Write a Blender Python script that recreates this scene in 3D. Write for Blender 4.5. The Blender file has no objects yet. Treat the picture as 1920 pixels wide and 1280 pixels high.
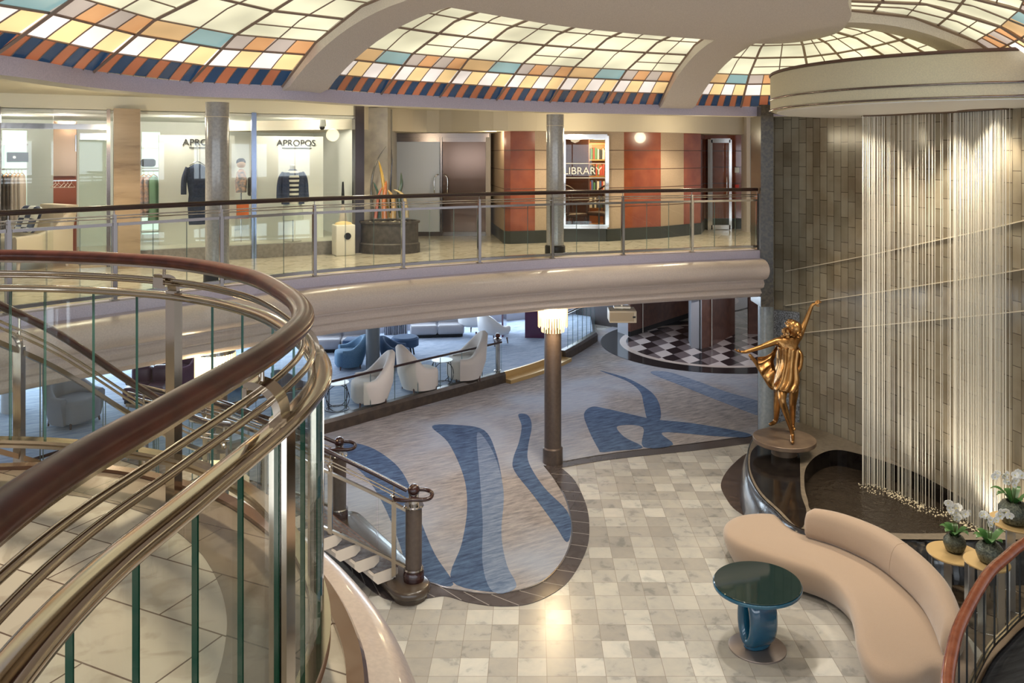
import bpy, bmesh, math, random
from mathutils import Vector, Matrix
random.seed(7)
S = bpy.context.scene
COL = S.collection
PI = math.pi
# ---------------------------------------------------------------- camera
EYE = 5.25
FPX, CX, HY = 1518.0, 998.0, 290.0
cd = bpy.data.cameras.new('camera'); cam = bpy.data.objects.new('camera', cd); COL.objects.link(cam)
cam.location = (0, 0, EYE); cam.rotation_euler = (PI/2, 0, 0)
cd.sensor_width = 36.0; cd.lens = FPX/1920*36
cd.shift_x = (960-CX)/1920; cd.shift_y = (HY-640)/1920
cd.clip_start = 0.05; cd.clip_end = 200
S.camera = cam
# ---------------------------------------------------------------- light and exposure
S.view_settings.view_transform = 'Standard'; S.view_settings.look = 'None'
S.view_settings.gamma = 1.0; S.view_settings.use_curve_mapping = False
S.view_settings.exposure = 0.52
S.cycles.transparent_max_bounces = 40
S.cycles.max_bounces = 7; S.cycles.diffuse_bounces = 3; S.cycles.glossy_bounces = 4; S.cycles.transmission_bounces = 4
S.cycles.sample_clamp_indirect = 4.0; S.cycles.sample_clamp_direct = 12.0
S.cycles.caustics_reflective = False; S.cycles.caustics_refractive = False
W = bpy.data.worlds.new('world'); S.world = W; W.use_nodes = True
W.node_tree.nodes['Background'].inputs[0].default_value = (0.93, 0.90, 0.95, 1)
W.node_tree.nodes['Background'].inputs[1].default_value = 0.34

def lamp(kind, name, loc, energy, color=(1, .85, .65), size=.3, rot=(0, 0, 0), sy=None, spot=None, blend=.6):
    l = bpy.data.lights.new(name, kind); l.energy = energy; l.color = color
    if kind == 'AREA':
        l.size = size
        if sy: l.shape = 'RECTANGLE'; l.size_y = sy
    elif kind == 'SUN': l.angle = size
    else: l.shadow_soft_size = size
    if spot: l.spot_size = spot; l.spot_blend = blend
    o = bpy.data.objects.new(name, l); o.location = loc; o.rotation_euler = rot; COL.objects.link(o)
    return o
def aim(o, target):
    d = Vector(target)-o.location
    o.rotation_euler = d.to_track_quat('-Z', 'Y').to_euler()
# daylight that comes in through the lounge windows, far left
# warm down lights in the ceiling round the opening
for i, (x, y) in enumerate([(-5.6, 10.7), (-2.6, 13.0), (.9, 14.7), (3.2, 15.7), (-.8, 15.6)]):
    o = lamp('SPOT', 'deck_downlight', (x, y, 5.9), 110, (1, .86, .62), .08, spot=2.3)
    lamp('POINT', 'deck_ceiling_fill', (x, y, 5.62), 14, (1, .85, .58), .12)  # added fill lamps that brighten the walkway ceiling
lamp('SPOT', 'landing_fill_spot', (-1.5, 4.7, 6.66), 300, (1, .86, .64), .12, spot=2.0)  # added spot that warms and brightens the landing floor
for i, (x, y, e) in enumerate([(1.6, 9.2, 360), (3.6, 6.9, 90), (-.3, 7.5, 300), (2.2, 10.4, 260)]):
    lamp('SPOT', 'atrium_downlight', (x, y, 6.66), e, (1, .92, .80), .15, spot=1.7)
for x, y in [(-1.6, 14.8), (1.3, 17.4), (4.2, 20.5), (-3.6, 13.2)]:
    lamp('SPOT', 'soffit_downlight', (x, y, 2.7), 90, (.95, .9, .9), .08, spot=2.2)
for x, y in [(5.05, 12.1), (5.65, 11.2), (6.0, 10.6)]:
    o = lamp('SPOT', 'rain_light', (x-.1, y-.1, 5.8), 170, (1, .88, .68), .06, spot=1.5); aim(o, (x+.25, y+.2, 0))
for x, y in [(5.25, 11.2), (5.85, 10.45)]:
    o = lamp('SPOT', 'canopy_fill_spot', (x, y, .3), 40, (1, .88, .68), .05, spot=1.9); o.rotation_euler = (PI, 0, 0)  # added upward fill for the canopy underside and lower strings
# ---------------------------------------------------------------- unprojection helpers: pixel + height (or distance) -> place
def P(px, py, z=0.0):
    D = (EYE-z)*FPX/(py-HY)
    return ((px-CX)*D/FPX, D)
def P3(px, py, z=0.0):
    a = P(px, py, z); return Vector((a[0], a[1], z))
def PD(px, py, D):
    return Vector(((px-CX)*D/FPX, D, EYE-(py-HY)*D/FPX))
# ---------------------------------------------------------------- materials
MATS = {}
def mat(name, color=(.8, .8, .8), rough=.5, metal=0.0, spec=None, emit=None, estr=1.0, noise=None, bump=None, coat=0, sheen=0):
    """noise=(scale, colour2, detail) mottles the base colour; bump=(scale, strength)"""
    if name in MATS: return MATS[name]
    m = bpy.data.materials.new(name); m.use_nodes = True; nt = m.node_tree; b = nt.nodes['Principled BSDF']
    b.inputs['Base Color'].default_value = (*color, 1); b.inputs['Roughness'].default_value = rough; b.inputs['Metallic'].default_value = metal
    if spec is not None: b.inputs['Specular IOR Level'].default_value = spec
    if coat: b.inputs['Coat Weight'].default_value = coat; b.inputs['Coat Roughness'].default_value = .05
    if sheen: b.inputs['Sheen Weight'].default_value = sheen
    if emit: b.inputs['Emission Color'].default_value = (*emit, 1); b.inputs['Emission Strength'].default_value = estr
    if noise or bump:
        tc = nt.nodes.new('ShaderNodeTexCoord')
    if noise:
        n = nt.nodes.new('ShaderNodeTexNoise'); n.inputs['Scale'].default_value = noise[0]; n.inputs['Detail'].default_value = noise[2] if len(noise) > 2 else 3
        nt.links.new(tc.outputs['Object'], n.inputs['Vector'])
        r = nt.nodes.new('ShaderNodeValToRGB'); r.color_ramp.elements[0].position = .35; r.color_ramp.elements[1].position = .65
        r.color_ramp.elements[0].color = (*color, 1); r.color_ramp.elements[1].color = (*noise[1], 1)
        nt.links.new(n.outputs['Fac'], r.inputs['Fac']); nt.links.new(r.outputs['Color'], b.inputs['Base Color'])
    if bump:
        n = nt.nodes.new('ShaderNodeTexNoise'); n.inputs['Scale'].default_value = bump[0]; n.inputs['Detail'].default_value = 4
        nt.links.new(tc.outputs['Object'], n.inputs['Vector'])
        bp = nt.nodes.new('ShaderNodeBump'); bp.inputs['Strength'].default_value = bump[1]; bp.inputs['Distance'].default_value = .02
        nt.links.new(n.outputs['Fac'], bp.inputs['Height']); nt.links.new(bp.outputs['Normal'], b.inputs['Normal'])
    MATS[name] = m
    return m
def node(nt, kind, **kw):
    n = nt.nodes.new(kind)
    for k, v in kw.items():
        if k in n.inputs.keys(): n.inputs[k].default_value = v
        else: setattr(n, k, v)
    return n
def glass_mat(name, tint=(.93, .97, .95), refl=1.0, rough=0.0, milky=0.0, milk=(.85, .9, .95)):
    m = bpy.data.materials.new(name); m.use_nodes = True; nt = m.node_tree; nt.nodes.clear()
    out = nt.nodes.new('ShaderNodeOutputMaterial'); t = nt.nodes.new('ShaderNodeBsdfTransparent'); t.inputs[0].default_value = (*tint, 1)
    g = nt.nodes.new('ShaderNodeBsdfGlossy'); g.inputs['Roughness'].default_value = rough
    f = nt.nodes.new('ShaderNodeFresnel'); gi = nt.nodes.new('ShaderNodeNewGeometry'); ior = node(nt, 'ShaderNodeMapRange'); ior.inputs[3].default_value = 1.45; ior.inputs[4].default_value = 1/1.45
    nt.links.new(gi.outputs['Backfacing'], ior.inputs[0]); nt.links.new(ior.outputs[0], f.inputs['IOR'])
    mu = node(nt, 'ShaderNodeMath', operation='MULTIPLY'); mu.inputs[1].default_value = refl
    mx = nt.nodes.new('ShaderNodeMixShader')
    nt.links.new(f.outputs[0], mu.inputs[0]); nt.links.new(mu.outputs[0], mx.inputs[0]); nt.links.new(g.outputs[0], mx.inputs[2])
    if milky:
        d = nt.nodes.new('ShaderNodeBsdfDiffuse'); d.inputs[0].default_value = (*milk, 1)
        m2 = nt.nodes.new('ShaderNodeMixShader'); m2.inputs[0].default_value = milky
        nt.links.new(t.outputs[0], m2.inputs[1]); nt.links.new(d.outputs[0], m2.inputs[2]); nt.links.new(m2.outputs[0], mx.inputs[1])
    else: nt.links.new(t.outputs[0], mx.inputs[1])
    nt.links.new(mx.outputs[0], out.inputs[0]); MATS[name] = m
    return m
GLASS = glass_mat('clear_glass', (.965, .985, .975), .55); SHOPGLASS = glass_mat('shop_glass', (.97, .985, .97), .9)
FROST = glass_mat('frosted_glass', milky=.9, milk=(.80, .86, .98), rough=.25)
GEDGE = mat('glass_edge_green', (.003, .045, .02), .45, spec=.2)
GEDGE3 = mat('glass_edge_teal', (.06, .19, .16), .3)
GEDGE2 = mat('glass_edge_grey', (.13, .2, .2), .2)
STEEL = mat('polished_steel', (.58, .56, .55), .14, 1.0)
STEELW = mat('polished_bronze_steel', (.47, .40, .32), .11, 1.0)
DSTEEL = mat('dark_steel', (.22, .18, .16), .2, 1.0)
WOODR = mat('mahogany_handrail', (.055, .013, .007), .3, coat=.05, spec=.3, noise=(14, (.10, .025, .013), 4))
WOODR2 = mat('cherry_handrail', (.28, .07, .03), .25, coat=.5, noise=(14, (.38, .11, .05), 4))
CREAM = mat('cream_lacquer', (.62, .52, .47), .28, coat=.35, noise=(60, (.55, .46, .42), 2))
CREAM2 = mat('cream_plaster', (.63, .56, .50), .7, noise=(90, (.55, .49, .45), 2))
LILAC = mat('lilac_plaster', (.56, .50, .60), .6, noise=(90, (.46, .42, .52), 2))
TAUPE = mat('taupe_plaster', (.76, .68, .62), .75, noise=(110, (.62, .55, .50), 2))
WARMW = mat('warm_white_plaster', (.82, .77, .62), .7)
WHITE = mat('white_paint', (.85, .86, .84), .5)
BLACKM = mat('black_metal', (.02, .02, .022), .35, .5)
DARKW = mat('dark_walnut', (.06, .03, .025), .4, noise=(5, (.1, .05, .04), 6))
COLG = mat('grey_marble_column', (.42, .40, .38), .22, coat=.5, noise=(30, (.34, .33, .32), 6))
COLB = mat('brown_bronze_column', (.12, .09, .075), .3, .3, noise=(20, (.10, .075, .065)))
WOODD = mat('dark_maroon_wood', (.022, .006, .006), .2, coat=.4, noise=(14, (.035, .01, .009), 4))
FAB = mat('cream_boucle', (.66, .60, .55), .9, bump=(180, .3), sheen=.3)
SOFA = mat('beige_sofa_fabric', (.37, .265, .185), .85, bump=(220, .2), sheen=.35, noise=(200, (.33, .235, .17), 2))
# ---------------------------------------------------------------- mesh builder
class MB:
    def __init__(s): s.v = []; s.f = []; s.m = []; s.uv = {}
    def add(s, vs, fs, mi=0):
        k = len(s.v); s.v += [tuple(v) for v in vs]
        for f in fs: s.f.append(tuple(i+k for i in f)); s.m.append(mi)
        return s
    def box(s, c, d, rz=0, mi=0, rot=None):
        x, y, z = d[0]/2, d[1]/2, d[2]/2
        R = rot if rot is not None else Matrix.Rotation(rz, 3, 'Z')
        vs = [Vector(c)+R @ Vector((a*x, b*y, e*z)) for a in (-1, 1) for b in (-1, 1) for e in (-1, 1)]
        s.add(vs, [(0, 1, 3, 2), (4, 6, 7, 5), (0, 4, 5, 1), (2, 3, 7, 6), (0, 2, 6, 4), (1, 5, 7, 3)], mi); return s
    def rbox(s, c, d, r=.03, rz=0, mi=0, seg=3):
        """box with rounded vertical and horizontal edges"""
        x, y, z = d[0]/2, d[1]/2, d[2]/2; r = min(r, x, y, z)
        R = Matrix.Rotation(rz, 3, 'Z'); rings = []
        def ring(inset, zz):
            pts = []
            rr = max(r-inset, 1e-4)
            for q, (sx, sy) in enumerate([(1, 1), (-1, 1), (-1, -1), (1, -1)]):
                for k in range(seg+1):
                    a = q*PI/2+k/seg*PI/2
                    pts.append(Vector((sx*(x-r)+rr*math.cos(a), sy*(y-r)+rr*math.sin(a), zz)))
            return pts
        for k in range(seg+1):
            a = k/seg*PI/2; rings.append(ring(r*(1-math.sin(a)), -z+r*(1-math.cos(a))))
        for k in range(seg+1):
            a = (1-k/seg)*PI/2; rings.append(ring(r*(1-math.sin(a)), z-r*(1-math.cos(a))))
        s.loft([[Vector(c)+R @ p for p in rg] for rg in rings], True, True, mi); return s
    def loft(s, rings, closed=True, caps=True, mi=0):
        n = len(rings[0]); k = len(s.v)
        for r in rings: s.v += [tuple(p) for p in r]
        for i in range(len(rings)-1):
            for j in range(n if closed else n-1):
                a = k+i*n+j; b = k+i*n+(j+1) % n
                s.f.append((a, b, b+n, a+n)); s.m.append(mi)
        if caps and closed:
            s.f.append(tuple(k+j for j in range(n))[::-1]); s.m.append(mi)
            e = k+(len(rings)-1)*n; s.f.append(tuple(e+j for j in range(n))); s.m.append(mi)
        return s
    def lathe(s, c, prof, n=24, mi=0, sx=1, sy=1, rz=0, caps=True):
        rings = []
        for r, z in prof:
            rings.append([Vector((c[0]+math.cos(rz)*r*sx*math.cos(t)-math.sin(rz)*r*sy*math.sin(t), c[1]+math.sin(rz)*r*sx*math.cos(t)+math.cos(rz)*r*sy*math.sin(t), c[2]+z)) for t in [2*PI*i/n for i in range(n)]])
        s.loft(rings, True, caps, mi); return s
    def tube(s, path, r, n=8, mi=0, closed=False, sq=1.0):
        path = [Vector(p) for p in path]; m = len(path); rings = []; up = None
        for i, p in enumerate(path):
            if closed: t = path[(i+1) % m]-path[i-1]
            else: t = path[min(i+1, m-1)]-path[max(i-1, 0)]
            t = t.normalized() if t.length > 1e-9 else Vector((0, 0, 1))
            if up is None: up = Vector((0, 0, 1)) if abs(t.z) < .95 else Vector((1, 0, 0))
            a = t.cross(up)
            if a.length < 1e-4: a = t.cross(Vector((0, 1, 0)))
            a.normalize(); b = a.cross(t).normalized(); up = b if abs(t.z) > .6 else Vector((0, 0, 1)) if abs(b.z) > .3 else b
            rr = r[i] if isinstance(r, (list, tuple)) else r
            rings.append([p+a*rr*math.cos(q)+b*rr*sq*math.sin(q) for q in [2*PI*j/n for j in range(n)]])
        if closed: rings.append(rings[0])
        s.loft(rings, True, not closed, mi); return s
    def sweep(s, path, prof, mi=0, closed=False, caps=True, pclosed=True, mis=None):
        """path: list of (x,y,z); prof: list of (a,b), a along the right-hand normal, b up"""
        path = [Vector(p) if len(p) == 3 else Vector((*p, 0)) for p in path]; m = len(path); rings = []
        for i, p in enumerate(path):
            if closed: t = path[(i+1) % m]-path[i-1]
            else: t = path[min(i+1, m-1)]-path[max(i-1, 0)]
            t.z = 0; t.normalize(); nrm = Vector((t.y, -t.x, 0))
            rings.append([p+nrm*a+Vector((0, 0, b)) for a, b in prof])
        if closed: rings.append(rings[0])
        if mis is None: s.loft(rings, pclosed, caps and not closed, mi)
        else:
            n = len(prof); k = len(s.v)
            for r in rings: s.v += [tuple(q) for q in r]
            for i in range(len(rings)-1):
                for j in range(n if pclosed else n-1):
                    a = k+i*n+j; b = k+i*n+(j+1) % n
                    s.f.append((a, b, b+n, a+n)); s.m.append(mis[j])
            if caps and not closed:
                s.f.append(tuple(k+j for j in range(n))[::-1]); s.m.append(mis[-1]); e = k+(len(rings)-1)*n; s.f.append(tuple(e+j for j in range(n))); s.m.append(mis[-1])
        return s
    def prism(s, poly, z0, z1, mi=0, mtop=None):
        n = len(poly); k = len(s.v)
        s.v += [(p[0], p[1], z0) for p in poly]+[(p[0], p[1], z1) for p in poly]
        s.f.append(tuple(range(k, k+n))[::-1]); s.m.append(mi)
        s.f.append(tuple(range(k+n, k+2*n))); s.m.append(mi if mtop is None else mtop)
        for i in range(n):
            j = (i+1) % n; s.f.append((k+i, k+j, k+n+j, k+n+i)); s.m.append(mi)
        return s
    def sphere(s, c, r, n=12, mi=0, sx=1, sy=1, sz=1):
        rings = []
        for i in range(1, n//2):
            a = PI*i/(n//2); rings.append([Vector((c[0]+r*sx*math.sin(a)*math.cos(t), c[1]+r*sy*math.sin(a)*math.sin(t), c[2]-r*sz*math.cos(a))) for t in [2*PI*j/n for j in range(n)]])
        s.loft(rings, True, True, mi); return s
def obj(name, mb, mats, parent=None, smooth=None, world=False, loc=None, rz=0):
    me = bpy.data.meshes.new(name); me.from_pydata(mb.v, [], mb.f)
    if not isinstance(mats, (list, tuple)): mats = [mats]
    for m in mats: me.materials.append(m)
    for p, mi in zip(me.polygons, mb.m): p.material_index = mi
    big = any(len(f) > 12 for f in mb.f)
    bm = bmesh.new(); bm.from_mesh(me)
    if big: bmesh.ops.triangulate(bm, faces=[f for f in bm.faces if len(f.verts) > 12])
    bmesh.ops.recalc_face_normals(bm, faces=bm.faces)
    bm.to_mesh(me); bm.free()
    if smooth is not None:
        me.polygons.foreach_set('use_smooth', [True]*len(me.polygons))
        try: me.set_sharp_from_angle(angle=math.radians(smooth))
        except Exception: pass
    o = bpy.data.objects.new(name, me); COL.objects.link(o)
    if parent is not None:
        o.parent = parent
        if world: 
            q = parent; l = Vector(parent.get('_wl', (0, 0, 0)))
            o.location = -l
            o['_wl'] = (0.0, 0.0, 0.0)
    if loc is not None: o.location = loc
    if rz: o.rotation_euler.z = rz
    return o
def thing(name, label, cat, loc=(0, 0, 0), rz=0, group=None):
    o = bpy.data.objects.new(name, None); COL.objects.link(o); o.location = loc; o.rotation_euler.z = rz
    o.empty_display_size = .1
    o['label'] = label; o['category'] = cat
    if group: o['group'] = group
    o['_wl'] = tuple(float(c) for c in loc)
    return o
def tag(o, label, cat, group=None, kind=None):
    o['label'] = label; o['category'] = cat
    if group: o['group'] = group
    if kind: o['kind'] = kind
    return o
def struct(name, mb, mats, smooth=None, parent=None):
    o = obj(name, mb, mats, parent, smooth)
    if parent is None: o['kind'] = 'structure'
    return o
def dup(root, loc, rz=0, label=None, group=None, scale=None):
    r = root.copy(); COL.objects.link(r); r.location = loc; r.rotation_euler.z = rz
    if label: r['label'] = label
    if group: r['group'] = group
    if scale: r.scale = (scale,)*3
    for ch in list(root.children):
        c = ch.copy(); COL.objects.link(c); c.parent = r
        for g in list(ch.children):
            d = g.copy(); COL.objects.link(d); d.parent = c
    return r
def spline(pts, n=8, closed=False):
    pts = [Vector(p) for p in pts]; m = len(pts); out = []
    rng = range(m) if closed else range(m-1)
    for i in rng:
        if closed: p0, p1, p2, p3 = pts[i-1], pts[i], pts[(i+1) % m], pts[(i+2) % m]
        else: p0, p1, p2, p3 = pts[max(i-1, 0)], pts[i], pts[i+1], pts[min(i+2, m-1)]
        for k in range(n):
            t = k/n
            out.append(.5*((2*p1)+(p2-p0)*t+(2*p0-5*p1+4*p2-p3)*t*t+(3*p1-p0-3*p2+p3)*t**3))
    if not closed: out.append(pts[-1])
    return out
def lengths(path):
    L = [0]
    for a, b in zip(path, path[1:]): L.append(L[-1]+(b-a).length)
    return L
def at(path, L, s):
    s = max(0, min(L[-1], s))
    for i in range(len(L)-1):
        if s <= L[i+1]:
            t = (s-L[i])/max(L[i+1]-L[i], 1e-9); return path[i].lerp(path[i+1], t)
    return path[-1].copy()
def sub(path, L, s0, s1, n=4):
    return [at(path, L, s0+(s1-s0)*i/n) for i in range(n+1)]
def near_s(path, L, x, y):
    best = min(range(len(path)), key=lambda i: (path[i].x-x)**2+(path[i].y-y)**2); return L[best]
def v3(p, z): return Vector((p[0], p[1], z))
CIRC = lambda r, a0=0, b0=0, n=10, sq=1.0: [(a0+r*math.cos(2*PI*i/n), b0+r*sq*math.sin(2*PI*i/n)) for i in range(n)]
RECT = lambda w, h, a0=0, b0=0: [(a0-w/2, b0-h/2), (a0+w/2, b0-h/2), (a0+w/2, b0+h/2), (a0-w/2, b0+h/2)]
def text(name, s, size, mt, loc, rot, parent, extr=.004):
    c = bpy.data.curves.new(name, 'FONT'); c.body = s; c.size = size; c.extrude = extr; c.align_x = 'CENTER'; c.materials.append(mt)
    o = bpy.data.objects.new(name, c); COL.objects.link(o); o.parent = parent
    o.location = Vector(loc)-Vector(parent.get('_wl', (0, 0, 0))) if parent else loc
    o.rotation_euler = rot
    return o
# ================================================================ FLOORS
def tile_material():
    m = bpy.data.materials.new('marble_tiles'); m.use_nodes = True; nt = m.node_tree; b = nt.nodes['Principled BSDF']; L = nt.links.new
    geo = nt.nodes.new('ShaderNodeNewGeometry')
    mp = node(nt, 'ShaderNodeMapping'); mp.inputs['Location'].default_value = (-.148/.2985+100, -8.153/.2985+100, 0); mp.inputs['Scale'].default_value = (1/.2985, 1/.2985, 1)
    L(geo.outputs['Position'], mp.inputs['Vector'])
    fl = node(nt, 'ShaderNodeVectorMath', operation='FLOOR'); L(mp.outputs[0], fl.inputs[0])
    wn = node(nt, 'ShaderNodeTexWhiteNoise', noise_dimensions='2D'); L(fl.outputs[0], wn.inputs['Vector'])
    ramp = nt.nodes.new('ShaderNodeValToRGB'); cr = ramp.color_ramp
    cr.elements[0].color = (.335, .315, .29, 1); cr.elements[1].color = (.57, .55, .51, 1)
    e = cr.elements.new(.4); e.color = (.40, .38, .35, 1); e = cr.elements.new(.75); e.color = (.455, .435, .40, 1)
    L(wn.outputs['Value'], ramp.inputs['Fac'])
    # veins
    addv = node(nt, 'ShaderNodeVectorMath', operation='ADD'); L(mp.outputs[0], addv.inputs[0]); L(wn.outputs['Color'], addv.inputs[1])
    ns = node(nt, 'ShaderNodeTexNoise', Scale=1.3, Detail=9.0, Roughness=.62, Distortion=.35); L(addv.outputs[0], ns.inputs['Vector'])
    r2 = nt.nodes.new('ShaderNodeValToRGB'); r2.color_ramp.elements[0].position = .36; r2.color_ramp.elements[0].color = (.70, .72, .74, 1); r2.color_ramp.elements[1].position = .62; r2.color_ramp.elements[1].color = (1.03, 1.02, 1, 1)
    e = r2.color_ramp.elements.new(.44); e.color = (.93, .94, .95, 1)
    L(ns.outputs['Fac'], r2.inputs['Fac'])
    mx = node(nt, 'ShaderNodeMix', data_type='RGBA', blend_type='MULTIPLY'); mx.inputs[0].default_value = 1; L(ramp.outputs[0], mx.inputs[6]); L(r2.outputs[0], mx.inputs[7])
    # joints
    fr = node(nt, 'ShaderNodeVectorMath', operation='FRACTION'); L(mp.outputs[0], fr.inputs[0])
    sx = nt.nodes.new('ShaderNodeSeparateXYZ'); L(fr.outputs[0], sx.inputs[0])
    ms = []
    for ax in ('X', 'Y'):
        a = node(nt, 'ShaderNodeMath', operation='PINGPONG'); a.inputs[1].default_value = .5; L(sx.outputs[ax], a.inputs[0])
        c = node(nt, 'ShaderNodeMath', operation='LESS_THAN'); c.inputs[1].default_value = .009; L(a.outputs[0], c.inputs[0]); ms.append(c)
    mm = node(nt, 'ShaderNodeMath', operation='MAXIMUM'); L(ms[0].outputs[0], mm.inputs[0]); L(ms[1].outputs[0], mm.inputs[1])
    m3 = node(nt, 'ShaderNodeMix', data_type='RGBA'); L(mm.outputs[0], m3.inputs[0]); L(mx.outputs[2], m3.inputs[6]); m3.inputs[7].default_value = (.25, .22, .19, 1)
    L(m3.outputs[2], b.inputs['Base Color']); b.inputs['Roughness'].default_value = .22
    return m
TILE = tile_material()
def landing_material(name, rot, size, c1, c2, joint):
    m = bpy.data.materials.new(name); m.use_nodes = True; nt = m.node_tree; b = nt.nodes['Principled BSDF']; L = nt.links.new
    geo = nt.nodes.new('ShaderNodeNewGeometry'); mp = node(nt, 'ShaderNodeMapping'); mp.inputs['Rotation'].default_value = (0, 0, rot); L(geo.outputs['Position'], mp.inputs['Vector'])
    br = node(nt, 'ShaderNodeTexBrick', Scale=1.0); br.inputs['Brick Width'].default_value = size[0]; br.inputs['Row Height'].default_value = size[1]; br.inputs['Mortar Size'].default_value = .0035
    br.inputs['Color1'].default_value = (*c1, 1); br.inputs['Color2'].default_value = (*c2, 1); br.inputs['Mortar'].default_value = (*joint, 1); br.inputs['Mortar Smooth'].default_value = 0
    L(mp.outputs[0], br.inputs['Vector'])
    ns = node(nt, 'ShaderNodeTexNoise', Scale=5.0, Detail=7.0, Distortion=1.2); L(mp.outputs[0], ns.inputs['Vector'])
    r2 = nt.nodes.new('ShaderNodeValToRGB'); r2.color_ramp.elements[0].position = .38; r2.color_ramp.elements[0].color = (.80, .78, .76, 1); r2.color_ramp.elements[1].position = .50; r2.color_ramp.elements[1].color = (1, 1, 1, 1)
    L(ns.outputs['Fac'], r2.inputs['Fac'])
    mx = node(nt, 'ShaderNodeMix', data_type='RGBA', blend_type='MULTIPLY'); mx.inputs[0].default_value = 1; L(br.outputs['Color'], mx.inputs[6]); L(r2.outputs[0], mx.inputs[7])
    L(mx.outputs[2], b.inputs['Base Color']); b.inputs['Roughness'].default_value = .15
    return m
MARB_L = landing_material('landing_marble', .42, (.62, .31), (.62, .56, .46), (.52, .46, .37), (.12, .08, .06))
MARB_U = landing_material('upper_deck_marble', .35, (.6, .6), (.66, .60, .49), (.58, .53, .43), (.4, .36, .3))
DKMARB = landing_material('dark_brown_marble', .3, (6, 5), (.085, .07, .07), (.07, .06, .058), (.05, .04, .04))
def streak_mat(name, c1, c2, rough, sc=(1.2, 14, 1), rot=.35, bump=.0):
    m = bpy.data.materials.new(name); m.use_nodes = True; nt = m.node_tree; b = nt.nodes['Principled BSDF']; L = nt.links.new
    geo = nt.nodes.new('ShaderNodeNewGeometry'); m0 = node(nt, 'ShaderNodeMapping'); m0.inputs['Rotation'].default_value = (0, 0, -rot); L(geo.outputs['Position'], m0.inputs['Vector']); mp = node(nt, 'ShaderNodeMapping'); mp.inputs['Scale'].default_value = sc; L(m0.outputs[0], mp.inputs['Vector'])
    ns = node(nt, 'ShaderNodeTexNoise', Scale=2.0, Detail=6.0, Roughness=.7); L(mp.outputs[0], ns.inputs['Vector'])
    r2 = nt.nodes.new('ShaderNodeValToRGB'); r2.color_ramp.elements[0].position = .34; r2.color_ramp.elements[0].color = (*c1, 1); r2.color_ramp.elements[1].position = .66; r2.color_ramp.elements[1].color = (*c2, 1)
    L(ns.outputs['Fac'], r2.inputs['Fac']); L(r2.outputs[0], b.inputs['Base Color']); b.inputs['Roughness'].default_value = rough
    MATS[name] = m
    return m
CARPET = streak_mat('grey_beige_carpet', (.15, .14, .15), (.38, .335, .315), .95, (1.6, 7, 1), .52)
def tint_carpet(m, c, fac):
    nt = m.node_tree; b = nt.nodes['Principled BSDF']; l = b.inputs['Base Color'].links[0]; src = l.from_socket; L = nt.links.new
    geo = nt.nodes.new('ShaderNodeNewGeometry'); n = node(nt, 'ShaderNodeTexNoise', Scale=.45, Detail=2.0); L(geo.outputs['Position'], n.inputs['Vector'])
    r = node(nt, 'ShaderNodeMapRange'); r.inputs[1].default_value = .42; r.inputs[2].default_value = .62; r.inputs[3].default_value = 0; r.inputs[4].default_value = fac; L(n.outputs['Fac'], r.inputs[0])
    mx = node(nt, 'ShaderNodeMix', data_type='RGBA'); L(r.outputs[0], mx.inputs[0]); L(src, mx.inputs[6]); mx.inputs[7].default_value = (*c, 1); L(mx.outputs[2], b.inputs['Base Color'])
tint_carpet(CARPET, (.33, .38, .48), .65)
CBLUE = streak_mat('mid_blue_carpet', (.018, .035, .09), (.085, .145, .26), .95, (1.6, 7, 1), .52)
CBLUE2 = streak_mat('pale_blue_carpet', (.07, .11, .20), (.22, .27, .37), .95, (1.6, 7, 1), .52)
CLOUNGE = streak_mat('lounge_carpet', (.24, .31, .45), (.46, .53, .64), .95, (1.6, 7, 1), .52)
CDARK = streak_mat('dark_stair_carpet', (.015, .015, .018), (.05, .05, .055), .95)

mb = MB(); mb.prism([(-16, 2), (11, 2), (11, 34), (-16, 34)], -.3, 0); struct('floor', mb, TILE)
# dark marble border round the carpet, its metal strip and the carpet with its wavy blue bands
outer = [P(*p) for p in [(560, 960), (700, 1110), (790, 1122), (835, 1118), (880, 1130), (940, 1137), (1000, 1130), (1060, 1096), (1095, 1042), (1105, 1000), (1100, 950), (1078, 902), (1052, 877)]]
back = [P(*p) for p in [(1150, 861), (1300, 845), (1400, 832), (1440, 826)]]
far = [(5.6, 15.0), (7.5, 17.0), (8.5, 24), (3, 25.5), (-1.0, 19.5), (-4.6, 15.5), (-8, 11.5), (-6.5, 8.8)]
o_out = [Vector((*p, 0)) for p in outer]
so = spline(o_out, 6); sb = spline([Vector((*outer[-1], 0))]+[Vector((*p, 0)) for p in back], 4)[1:]
mb = MB(); mb.prism([p[:2] for p in so+sb]+far, .0, .008); tag(obj('floor_border', mb, DKMARB), 'dark brown marble band curving round the carpet', 'floor'); bpy.data.objects['floor_border']['kind'] = 'structure'
inner = [P(*p) for p in [(560, 930), (700, 1085), (800, 1093), (840, 1104), (920, 1115), (1000, 1100), (1042, 1070), (1066, 1030), (1072, 990), (1062, 940), (1040, 900), (1020, 874)]]
inner2 = [P(*p) for p in [(1056, 866), (1150, 850), (1300, 832), (1400, 819), (1440, 814)]]
si = spline([Vector((*p, 0)) for p in inner], 6); si2 = spline([Vector((*p, 0)) for p in inner2], 4)
poly = [tuple(p[:2]) for p in si+si2]+far
mb = MB(); mb.sweep([(p[0], p[1], .012) for p in si], RECT(.02, .008)); mb.sweep([(p[0], p[1], .012) for p in si2], RECT(.012, .008))
def at_f(pl, f):
    L_ = lengths(pl); return at(pl, L_, f*L_[-1])
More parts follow.
